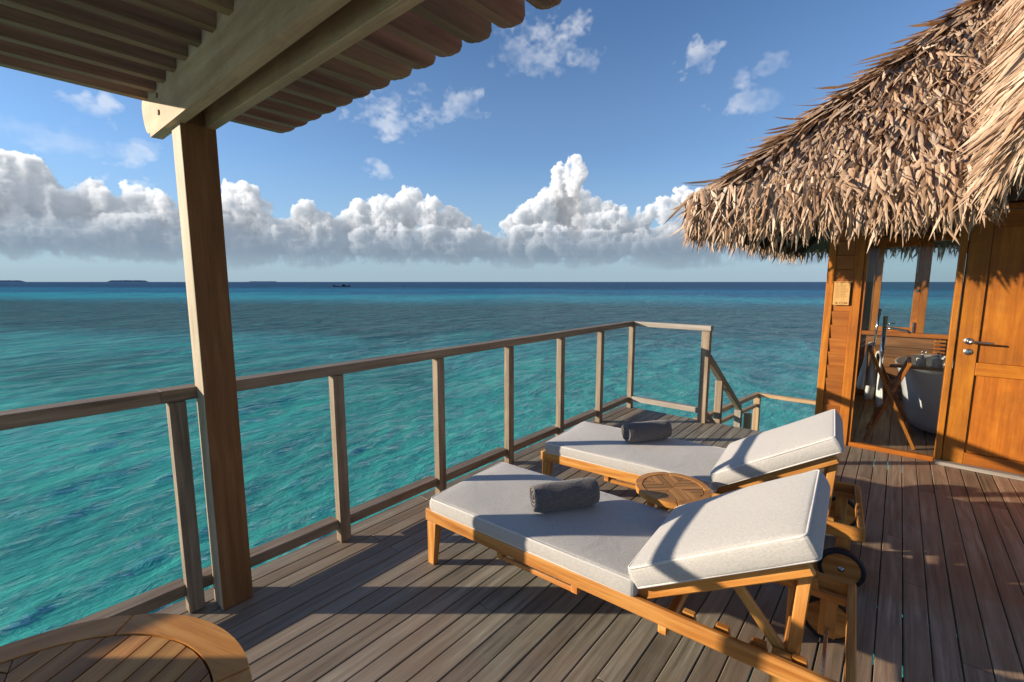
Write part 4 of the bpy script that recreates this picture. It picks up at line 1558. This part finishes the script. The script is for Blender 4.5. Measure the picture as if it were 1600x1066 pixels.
def roof():
    H = house
    EX, EY, EZ = -1.44, 4.18, 2.16          # eave corner
    BYE = 9.35                              # back eave
    RX = 5.5
    mid = (EY + BYE) / 2
    rise = mid - EY
    # dark thatch bed: outer skin and soffit with real thickness
    bm = bmesh.new()
    T = .16
    corners = [(EX, EY), (RX, EY), (RX, BYE), (EX, BYE)]
    lo = [bm.verts.new((x, y, EZ - T)) for x, y in corners]
    hi = [bm.verts.new((x, y, EZ)) for x, y in corners]
    ra = bm.verts.new((EX + rise, mid, EZ + rise))
    rb = bm.verts.new((RX, mid, EZ + rise))
    sa = bm.verts.new((EX + rise, mid, EZ + rise - T * 1.5))
    sb = bm.verts.new((RX, mid, EZ + rise - T * 1.5))
    bm.faces.new((hi[0], hi[1], rb, ra))
    bm.faces.new((hi[3], hi[0], ra))
    bm.faces.new((hi[2], hi[3], ra, rb))
    bm.faces.new((lo[1], lo[0], sa, sb))
    bm.faces.new((lo[0], lo[3], sa))
    bm.faces.new((lo[3], lo[2], sb, sa))
    for i, j in ((0, 1), (2, 3), (3, 0)):
        bm.faces.new((lo[i], lo[j], hi[j], hi[i]))
    bm.faces.new((lo[1], sb, rb, hi[1]))
    bm.faces.new((lo[2], hi[2], rb, sb))
    rf = obj('thatched_roof', mesh_from_bm('thatched_roof', bm), M_LEAF_UNDER, H)
    # rafters under the eaves
    for k in range(5):
        xx = -1.1 + .62 * k
        q = min(1.3, xx - EX - .06)
        bar('rafter', (xx, EY + .10, EZ - T - .08), (xx, EY + q, EZ - T - .18 + q), .05, .09, M_DARK, rf)
    for k in range(6):
        yy = 4.7 + .8 * k
        q = min(1.3, yy - EY - .06)
        bar('rafter', (EX + .10, yy, EZ - T - .08), (EX + q, yy, EZ - T - .18 + q), .05, .09, M_DARK, rf)
    bar('eave_plate', (EX + .55, EY + .5, EZ - T + .30), (3, EY + .5, EZ - T + .30), .06, .10, M_DARK, rf)
    bar('eave_plate', (EX + .55, EY + .6, EZ - T + .30), (EX + .55, BYE - .5, EZ - T + .30), .06, .10, M_DARK, rf)

    # the porch wing: a steep thatched flank running towards the camera on the right
    P0 = Vector((.42, 4.20, 2.27))
    e = Vector((.02, -1.0, .04)).normalized()
    u = Vector((.10, .02, 1.0))
    u = (u - e * u.dot(e)).normalized()
    n = u.cross(e).normalized()
    if n.x > 0:
        n = -n
    bm = bmesh.new()
    q = [P0 - e * .0, P0 + e * 1.75, P0 + e * 1.75 + u * 1.72, P0 + e * -1.7 + u * 1.72]
    A = [bm.verts.new(p - n * .05) for p in q]
    back = Vector((1, 0, .35)).normalized()
    Bq = [bm.verts.new(p - n * .05 + Vector((1.5, 0, .05))) for p in q]
    bm.faces.new(A)
    bm.faces.new(Bq[::-1])
    for i in range(4):
        bm.faces.new((A[i], Bq[i], Bq[(i + 1) % 4], A[(i + 1) % 4]))
    obj('porch_thatch', mesh_from_bm('porch_thatch', bm), M_LEAF_UNDER, rf)

    # ---------------- leaves
    rng = np.random.default_rng(21)

    def template(seed, curl, twist, bend):
        r = np.random.default_rng(seed)
        ts = np.array([0, .22, .5, .78, 1.0])
        wd = np.array([.70, 1.0, .92, .58, .03]) * .5
        V = []
        for t, w in zip(ts, wd):
            zz = curl * t * t
            xx = bend * t * t
            tw = .6 * twist * t
            for s in (-1, 0, 1):
                px, pz = s * w, (0.30 * w if s == 0 else 0)
                V.append((xx + px * math.cos(tw) - pz * math.sin(tw), t, zz, px * math.sin(tw) + pz * math.cos(tw)))
        F = []
        for i in range(4):
            for k in range(2):
                a = i * 3 + k
                F.append((a, a + 1, a + 4, a + 3))
        return V, F
    temps = [template(i, c, tw, b) for i, (c, tw, b) in enumerate([(.05, .3, .6), (-.06, -.4, -.7), (.14, .9, .2), (-.12, .2, 1.2), (.08, -.9, -1.1), (.20, .5, -.3), (-.04, 1.3, .4), (.02, -.2, .9), (.26, -.6, .3), (-.10, .7, -.5), (.10, 1.7, -.8), (.0, .1, .1)])]
    Fq = np.array(temps[0][1])
    leaves = []                              # (pos, dirY, normalZ, length, width, template, tone)

    def add(pos, d, nn, L, W, cs=1.0):
        d = d / np.linalg.norm(d)
        nn = nn - d * (nn @ d)
        nn = nn / np.linalg.norm(nn)
        leaves.append((np.array(pos), d, nn, L, W, int(rng.integers(len(temps))), rng.random(), cs))

    def plane_leaves(org, along, upv, nrm, s_rng, t_rng, row, step, Lr, Wr, spread, lift, keep=None, lean=0.0):
        org, along, upv, nrm = map(np.array, (org, along, upv, nrm))
        t = t_rng[0]
        while t < t_rng[1]:
            s = s_rng[0] + rng.random() * step
            while s < s_rng[1]:
                ss, tt = s + rng.normal(0, step * .4), t + rng.normal(0, row * .35)
                pos = org + along * ss + upv * tt + nrm * (rng.uniform(.0, .035))
                if keep is None or keep(pos):
                    ang = rng.normal(lean, spread)
                    d = -upv * math.cos(ang) + along * math.sin(ang) + nrm * rng.normal(lift, .13)
                    nn = nrm + along * rng.normal(0, .38) + upv * rng.normal(0, .2)
                    add(pos, d, nn, rng.uniform(*Lr), rng.uniform(*Wr), .55)
                s += step
            t += row
    s2 = math.sqrt(.5)
    # front slope
    keepA = lambda p: (p[0] - EX) > (p[1] - EY) - .04 and p[0] < 1.9 - .0
    plane_leaves((EX, EY, EZ), (1, 0, 0), (0, s2, s2), (0, -s2, s2), (0, 3.2), (.10, 3.1), .056, .024, (.25, .42), (.019, .033), .17, .05, keepA)
    # left slope (seen edge on)
    keepB = lambda p: (p[1] - EY) > (p[0] - EX) - .02 and (BYE - p[1]) > (p[0] - EX)
    plane_leaves((EX, EY, EZ), (0, 1, 0), (s2, 0, s2), (-s2, 0, s2), (0, BYE - EY), (.08, 3.3), .13, .075, (.20, .32), (.028, .045), .30, .14, keepB)

    # fringes at the eaves, several layers, hanging
    def fringe(a, b, outv, z0, z1, step, Lr, Wr, layers, tilt=.25):
        a, b, outv = np.array(a, float), np.array(b, float), np.array(outv, float)
        L = np.linalg.norm(b - a)
        al = (b - a) / L
        for ly in range(layers):
            s = 0.0
            f = ly / max(1, layers - 1)
            while s < L:
                ss = s + rng.normal(0, step)
                pos = a + al * ss + outv * (.045 - .13 * f * .6 + rng.normal(0, .015)) + np.array([0, 0, z0 + (z1 - z0) * f + rng.normal(0, .02)])
                ang = rng.normal(0, .24)
                d = np.array([0, 0, -1.0]) * math.cos(ang) + al * math.sin(ang) + outv * (rng.normal(tilt, .16))
                nn = outv + al * rng.normal(0, .7) + np.array([0, 0, .3])
                add(pos, d, nn, rng.uniform(*Lr), rng.uniform(*Wr))
                s += step
    fringe((EX, EY, 0), (.34, EY, 0), (0, -1, 0), EZ + .09, EZ - .01, .0130, (.26, .42), (.021, .036), 6, .08)
    fringe((EX, EY, 0), (.38, EY + .05, 0), (0, -1, 0), EZ + .12, EZ + .06, .018, (.26, .40), (.021, .036), 3, .24)
    fringe((EX, EY, 0), (EX, BYE, 0), (-1, 0, 0), EZ + .04, EZ - .09, .030, (.20, .32), (.018, .034), 4, .04)
    fringe((EX, BYE, 0), (3.0, BYE, 0), (0, 1, 0), EZ + .04, EZ - .06, .040, (.20, .34), (.024, .040), 4, .10)
    # corner tuft
    for k in range(220):
        a = rng.uniform(0, math.pi / 2)
        o = np.array([-math.cos(a), -math.sin(a), 0])
        pos = np.array([EX, EY, EZ]) + o * rng.uniform(-.12, .0) + np.array([0, 0, rng.uniform(-.12, .10)])
        d = np.array([0, 0, -1.0]) + o * rng.uniform(.0, .45) + rng.normal(0, .16, 3)
        add(pos, d, o + np.array([0, 0, .5]), rng.uniform(.17, .29), rng.uniform(.014, .028))
    # hip ridge: long leaves laid down along the hip
    hd = np.array([-1.0, -1.0, -1.0]) / math.sqrt(3)
    hs = np.array([1.0, -1.0, 0]) / math.sqrt(2)
    hn = np.cross(hd, hs)
    hn = hn if hn[2] > 0 else -hn
    t = 0.0
    t = .36
    while t < 4.4:
        for k in range(5):
            off = rng.normal(0, .075)
            pos = np.array([EX, EY, EZ - .02]) - hd * (t + rng.normal(0, .03)) + hs * off + hn * (.045 - abs(off) * .35 + rng.uniform(0, .03))
            lift = rng.normal(.0, .05) if rng.random() > .04 else rng.uniform(.1, .5)
            d = hd + hs * (rng.normal(0, .14) + off * 2.2) + hn * lift
            add(pos, d, hn + hs * rng.normal(0, .35), rng.uniform(.26, .46), rng.uniform(.026, .046))
        t += .024
    # porch wing: long leaves swept down and away from the camera
    n3, e3, u3 = np.array(n), np.array(e), np.array(u)
    P3 = np.array(P0)
    for (s0, s1, tt0, tt1, cnt, L0, L1) in ((-.30, 1.78, .0, 1.78, 4400, .28, .50), (-.15, 1.78, -.03, .16, 760, .22, .34)):
        for k in range(cnt):
            s, tt = rng.uniform(s0, s1), rng.uniform(tt0, tt1)
            s -= tt * .95 * (1 if s < .5 else .3)
            pos = P3 + e3 * s + u3 * tt + n3 * rng.uniform(-.03, .05)
            lean = rng.normal(.55, .16) if tt > .10 else rng.normal(.22, .2)
            d = -u3 * math.cos(lean) - e3 * math.sin(lean) + n3 * rng.normal(.10, .12)
            add(pos, d, n3 + e3 * rng.normal(0, .5) + u3 * rng.normal(0, .2), rng.uniform(L0, L1), rng.uniform(.020, .034), 1.3)

    # its end towards the deck
    for k in range(1500):
        xx, tt = rng.uniform(0, 1.5), rng.uniform(-.02, 1.75)
        pos = P3 + e3 * (1.75 + rng.uniform(-.02, .05)) + u3 * tt + np.array([xx, 0, 0])
        d = -u3 + np.array([rng.normal(0, .25), 0, 0]) + e3 * rng.normal(.12, .12)
        add(pos, d, e3 + np.array([rng.normal(0, .4), 0, .1]), rng.uniform(.22, .4), rng.uniform(.020, .034))

    # ---------------- the largest in view become single parts, the rest one mesh
    C = np.array([0, 0, 1.5])
    f0 = np.array([-math.sin(R(HEADING)), math.cos(R(HEADING)), 0])
    r0 = np.array([math.cos(R(HEADING)), math.sin(R(HEADING)), 0])

    def score(l):
        pos, d, nn, L, W = l[:5]
        p = pos + d * L * .6 - C
        dep = p @ f0
        if dep < .5:
            return 0
        sx, sz = (p @ r0) / dep, p[2] / dep
        if not (0 < sx < 1.12 and -.2 < sz < .72):
            return 0
        facing = 1 if (nn @ (C - pos)) > 0 else .35
        if pos[1] > 6.2 and pos[0] < 0:
            facing *= .2
        return L * W / dep ** 2 * facing
    sc = np.array([score(l) for l in leaves])
    order = np.argsort(-sc)
    single = set(order[:300].tolist())
    tmesh = []
    for V, F in temps:
        me = bpy.data.meshes.new('thatch_leaf')
        W0 = 1 / 9.5
        me.from_pydata([(v[0] * W0, v[1], v[2] + v[3] * W0) for v in V], [], F)
        me.polygons.foreach_set('use_smooth', [True] * len(F))
        me.materials.append(M_LEAF)
        tmesh.append(me)
    VV, FF, TT = [], [], []
    base = 0
    for i, (pos, d, nn, L, W, ti, tone, cs) in enumerate(leaves):
        xv = np.cross(d, nn)
        if i in single:
            k = W * 9.5
            q = L * cs
            M = Matrix(((xv[0] * k, d[0] * L, nn[0] * q, pos[0]), (xv[1] * k, d[1] * L, nn[1] * q, pos[1]), (xv[2] * k, d[2] * L, nn[2] * q, pos[2]), (0, 0, 0, 1)))
            obj('thatch_leaf', tmesh[ti], M_LEAF, rf, M)
            continue
        Va = np.array(temps[ti][0])
        P = pos + np.outer(Va[:, 0] * W, xv) + np.outer(Va[:, 1] * L, d) + np.outer(Va[:, 2] * L * cs + Va[:, 3] * W, nn)
        VV.append(P)
        FF.append(Fq + base)
        TT.append(np.full(len(Va), tone))
        base += len(Va)
    V = np.concatenate(VV)
    F = np.concatenate(FF)
    me = bpy.data.meshes.new('thatch_leaves')
    me.vertices.add(len(V))
    me.vertices.foreach_set('co', V.astype(np.float32).ravel())
    me.loops.add(F.size)
    me.loops.foreach_set('vertex_index', F.ravel().astype(np.int32))
    me.polygons.add(len(F))
    me.polygons.foreach_set('loop_start', (np.arange(len(F)) * 4).astype(np.int32))
    me.polygons.foreach_set('use_smooth', np.ones(len(F), bool))
    me.update(calc_edges=True)
    at = me.attributes.new('leaf_tone', 'FLOAT', 'POINT')
    at.data.foreach_set('value', np.concatenate(TT).astype(np.float32))
    o = obj('thatch_leaves', me, M_LEAF, rf)
    o['kind'] = 'stuff'
    print('leaves', len(leaves))


roof()


def plaque():
    x0, x1, z0, z1 = -.462, -.342, 1.292, 1.503
    t = thing('wooden_plaque', 'small pale wooden notice plaque with engraved lines and three emblems on the siding', 'sign', ((x0 + x1) / 2, WY - .02, z0))
    box('board', (x0, WY - .030, z0), (x1, WY - .018, z1), M_PLAQUE, t, bev=.0015)
    yb = WY - .0315
    rn = random.Random(9)
    # rows of worn, unreadable engraving: short strokes grouped as words
    bm = bmesh.new()

    def stroke(xa, za, xb, zb):
        r = bmesh.ops.create_cube(bm, size=1)
        bmesh.ops.scale(bm, vec=(xb - xa, .002, zb - za), verts=r['verts'])
        bmesh.ops.translate(bm, vec=((xa + xb) / 2, yb, (za + zb) / 2), verts=r['verts'])
    rows = [(.010, .112, 1.490, .0065, True)]
    for k, (a, b) in enumerate(((.02, .10), (.018, .095), (.02, .093), (.02, .105), (.018, .105), (.018, .09), (.02, .088), (.018, .10), (.018, .045))):
        rows.append((a, b, 1.470 - .0142 * k, .0032, False))
    for (a, b, z, h, head) in rows:
        x = x0 + a
        while x < x0 + b:
            wlen = rn.randint(3, 8)
            for c in range(wlen):
                if x > x0 + b:
                    break
                w = h * .42
                stroke(x, z + rn.uniform(0, h * .2), x + w, z + h * rn.uniform(.8, 1))
                x += w * 1.45
            x += h * .75
    obj('engraving', mesh_from_bm('engraving', bm), M_ENGRAVE, t)
    # three emblems along the foot: a small tree-like triangle, a round badge, a pair of wings
    z = z0 + .019
    tri = prism_mesh([(-.011, -.008), (.011, -.008), (.006, 0), (0, .010), (-.006, 0)], -.001, .001, 'Y')
    obj('emblem', tri, M_ENGRAVE, t, Matrix.Translation((x0 + .028, yb, z)))
    ring = tube_mesh([(.010 * math.cos(a * math.pi / 10), 0, .010 * math.sin(a * math.pi / 10)) for a in range(20)], .0016, 5, True)
    obj('emblem', ring, M_ENGRAVE, t, Matrix.Translation((x0 + .060, yb, z)))
    wing = prism_mesh([(-.013, .006), (-.008, .009), (0, .001), (.008, .009), (.013, .006), (.010, -.008), (.004, -.007), (0, -.001), (-.004, -.007), (-.010, -.008)], -.001, .001, 'Y')
    obj('emblem', wing, M_ENGRAVE, t, Matrix.Translation((x0 + .094, yb, z)))


plaque()


# ------------------------------------------------------------------ bathroom things seen through the glass
def bathroom():
    # tub: long oval along Y with flared ends
    cx, cy, ztop = .42, 6.42, .655
    t = thing('bathtub', 'white freestanding oval bathtub behind the corner glass', 'bathtub', (cx, cy, 0))
    prof = [(0, .02), (.56, .02), (.64, .035), (.70, .12), (.80, .34), (.93, .56), (1.0, ztop - .012), (1.005, ztop - .003), (.99, ztop), (.955, ztop - .004), (.93, ztop - .03), (.86, .46), (.76, .24), (.66, .16), (.5, .14), (0, .14)]
    me = lathe_mesh(prof, 56, .40, .80)
    auto_smooth(me, 50)
    obj('shell', me, M_TUB, t, Matrix.Translation((cx, cy, 0)))
    # tray across the near part
    ty = 5.93
    tr = thing('bath_tray', 'dark wooden tray lying across the white bathtub rim', 'tray', (cx, ty, .66))
    for k in range(3):
        bar('slat', (-.02, ty - .055 + .055 * k, .668), (.86, ty - .055 + .055 * k, .668), .048, .022, M_TEAK_TABLE, tr)
    for i, (x, lab) in enumerate(((.215, 'cream soap dispenser with steel pump, left of the pair on the bath tray'), (.330, 'cream soap dispenser with steel pump, right of the pair on the bath tray'))):
        d = thing('soap_dispenser', lab, 'dispenser', (x, ty, .68), 0, 'soap dispensers on the bath tray')
        body = lathe_mesh([(0, 0), (.036, 0), (.039, .004), (.039, .076), (.034, .084), (.014, .088), (.013, .092), (0, .092)], 24)
        auto_smooth(body, 40)
        obj('bottle', body, M_CERAMIC, d, Matrix.Translation((x, ty, .6795)))
        pump = lathe_mesh([(.015, .092), (.015, .108), (.006, .110), (.005, .135), (.012, .136), (.012, .147), (0, .148)], 16)
        pm = obj('pump', pump, M_STEEL, d, Matrix.Translation((x, ty, .6795)))
        obj('spout', tube_mesh([(x, ty, .6795 + .142), (x + .028, ty - .015, .6795 + .142), (x + .034, ty - .018, .6795 + .134)], .004, 8), M_STEEL, pm)
    # floor standing filler
    fx, fy = -.10, 6.62
    f = thing('bath_filler', 'chrome floor standing bath filler with hand shower left of the tub', 'tap', (fx, fy, 0))
    obj('riser', tube_mesh([(fx, fy, 0), (fx, fy, 1.12)], .021, 12), M_CHROME, f)
    obj('spout', tube_mesh([(fx, fy, .975), (fx + .06, fy - .01, .985), (fx + .20, fy - .05, .965), (fx + .225, fy - .06, .945)], .013, 10), M_CHROME, f)
    obj('lever', tube_mesh([(fx, fy, 1.03), (fx + .09, fy - .02, 1.045)], .007, 8), M_CHROME, f)
    obj('hand_shower', tube_mesh([(fx - .075, fy, .72), (fx - .07, fy, .95), (fx - .055, fy, 1.20)], [.011, .011, .016], 10), M_CHROME, f)
    obj('shower_hose', tube_mesh([(fx - .075, fy, .72), (fx - .085, fy, .5), (fx - .04, fy, .25), (fx + .0, fy - .01, .30)], .006, 8), M_CHROME, f)
    # folding towel stand
    s = thing('towel_rack', 'folding cross legged wooden towel rack standing behind the glass', 'rack', (.03, 5.55, 0))
    for k, y in enumerate((5.36, 5.80)):
        yy = y + .028 
        bar('leg', (.214, y, .0), (-.168, y, .872), .026, .034, M_CEDAR, s, up=(0, 1, 0))
        bar('leg', (-.143, yy, .0), (.118, yy, .755), .026, .034, M_CEDAR, s, up=(0, 1, 0))
    bar('cross_bar', (-.172, 5.34, .885), (-.172, 5.84, .885), .03, .026, M_CEDAR, s)
    bar('cross_bar', (.120, 5.36, .765), (.120, 5.85, .765), .03, .026, M_CEDAR, s)
    bar('cross_bar', (-.110, 5.37, .14), (-.110, 5.82, .14), .022, .03, M_CEDAR, s)
    bar('cross_bar', (.150, 5.36, .14), (.150, 5.80, .14), .022, .03, M_CEDAR, s)

    def drape(x, y0, y1, ztop, drop_l, drop_r, label, seed):
        """towel hung over a bar along Y"""
        rn = random.Random(seed)
        bm = bmesh.new()
        path = []
        for k in range(9):
            path.append((-.022 - .035 * (1 - k / 8) ** 1.3, -drop_l * (1 - k / 8)))
        for k in range(1, 7):
            a = math.pi * k / 7
            path.append((-.022 * math.cos(a), .020 * math.sin(a)))
        for k in range(9):
            path.append((.022 + .03 * (k / 8) ** 1.3, -drop_r * k / 8))
        nY = 26
        rings = []
        for j in range(nY + 1):
            y = y0 + (y1 - y0) * j / nY
            row = []
            for (dx, dz) in path:
                f = min(1, -dz * 3 if dz < 0 else 0)
                wob = f * .018 * math.sin(j * .95 + seed + (2 if dx > 0 else 0)) + f * .008 * math.sin(j * 2.3)
                squeeze = 1 - .18 * f
                ym = (y0 + y1) / 2
                row.append(Vector((x + dx + wob, ym + (y - ym) * squeeze, ztop + dz * (1 + .05 * math.sin(j * .5 + seed)))))
            rings.append(row)
        A = [[bm.verts.new(p) for p in row] for row in rings]
        for j in range(nY):
            for i in range(len(path) - 1):
                bm.faces.new((A[j][i], A[j][i + 1], A[j + 1][i + 1], A[j + 1][i]))
        bmesh.ops.recalc_face_normals(bm, faces=bm.faces)
        bmesh.ops.solidify(bm, geom=bm.faces[:], thickness=.008)
        o = obj('hanging_towel', mesh_from_bm('towel', bm, True), M_WHITE_TOWEL)
        tag(o, label, 'towel', 'white towels on the rack')
    drape(-.172, 5.37, 5.56, .903, .40, .36, 'white towel over the near end of the rack bar behind the glass', 1)
    drape(-.110, 5.64, 5.80, .80, .45, .50, 'white towel hanging lower behind the first towel on the rack', 5)
    # sheer curtain gathered in the corner
    bm = bmesh.new()
    cols = []
    for i in range(26):
        yy = 5.205 + .0055 * i
        xx = -.345 + .035 * math.sin(i * 1.15)
        cols.append((bm.verts.new((xx, yy, .03)), bm.verts.new((xx * .98 - .004, yy, 1.2)), bm.verts.new((xx, yy, 2.33))))
    for a, b in zip(cols, cols[1:]):
        bm.faces.new((a[0], b[0], b[1], a[1]))
        bm.faces.new((a[1], b[1], b[2], a[2]))
    bmesh.ops.recalc_face_normals(bm, faces=bm.faces)
    bmesh.ops.solidify(bm, geom=bm.faces[:], thickness=.003)
    tag(obj('curtain', mesh_from_bm('curtain', bm, True), M_CURTAIN), 'grey curtain gathered at the left side of the corner glass', 'curtain')
    # little slatted shelf on the far wall
    w = thing('wall_shelf', 'small stacked wooden slat shelf on the far bathroom wall below the window', 'shelf', (.42, 7.48, .6))
    for k in range(4):
        zz = .655 + .045 * k
        bar('slat', (.365, 7.475, zz), (.475, 7.475, zz), .10, .026, M_CEDAR, w, bev=.01)
    bar('back', (.42, 7.528, .63), (.42, 7.528, .82), .10, .008, M_INT, w, up=(1, 0, 0))


bathroom()


# ------------------------------------------------------------------ on the water
def far_things():
    # low dark boat far out
    d = 330.0
    a = R(HEADING) + R(20.4)
    c = Vector((-math.sin(a) * d, math.cos(a) * d, WATER_Z))
    t = thing('boat', 'long low dark boat far out on the lagoon', 'boat', c, a + R(4))
    B = WM[t]
    pts = []
    bm = bmesh.new()
    n = 14
    rows = []
    for i in range(n + 1):
        s = i / n
        x = -5.5 + 11 * s
        w = 1.1 * (1 - abs(2 * s - 1) ** 2.4) + .04
        sh = .45 + .7 * abs(2 * s - 1) ** 3
        rows.append([bm.verts.new((x, -w, sh)), bm.verts.new((x, -w * .6, -.2)), bm.verts.new((x, w * .6, -.2)), bm.verts.new((x, w, sh))])
    for A, C in zip(rows, rows[1:]):
        for k in range(4):
            bm.faces.new((A[k], A[(k + 1) % 4], C[(k + 1) % 4], C[k]))
    bm.faces.new(rows[0])
    bm.faces.new(rows[-1][::-1])
    obj('hull', mesh_from_bm('hull', bm), M_DARKHULL, t, B)
    bm = bmesh.new()
    bmesh.ops.create_cube(bm, size=1)
    bmesh.ops.scale(bm, vec=(2.2, 1.3, 1.0), verts=bm.verts)
    bmesh.ops.bevel(bm, geom=bm.edges[:], offset=.2, segments=2, profile=.5, affect='EDGES')
    obj('cabin', mesh_from_bm('cabin', bm), M_DARKHULL, t, B @ Matrix.Translation((1.2, 0, 1.0)))
    d = 300.0
    a = R(HEADING) + R(13.2)
    c = Vector((-math.sin(a) * d, math.cos(a) * d, WATER_Z))
    b = lathe_mesh([(0, -.3), (.5, -.25), (.55, .1), (.4, .35), (.12, .45), (.10, 1.3), (.16, 1.35), (0, 1.5)], 14)
    tag(obj('buoy', b, M_DARKHULL, None, Matrix.Translation(c)), 'small dark marker buoy far out right of the boat', 'buoy')


far_things()
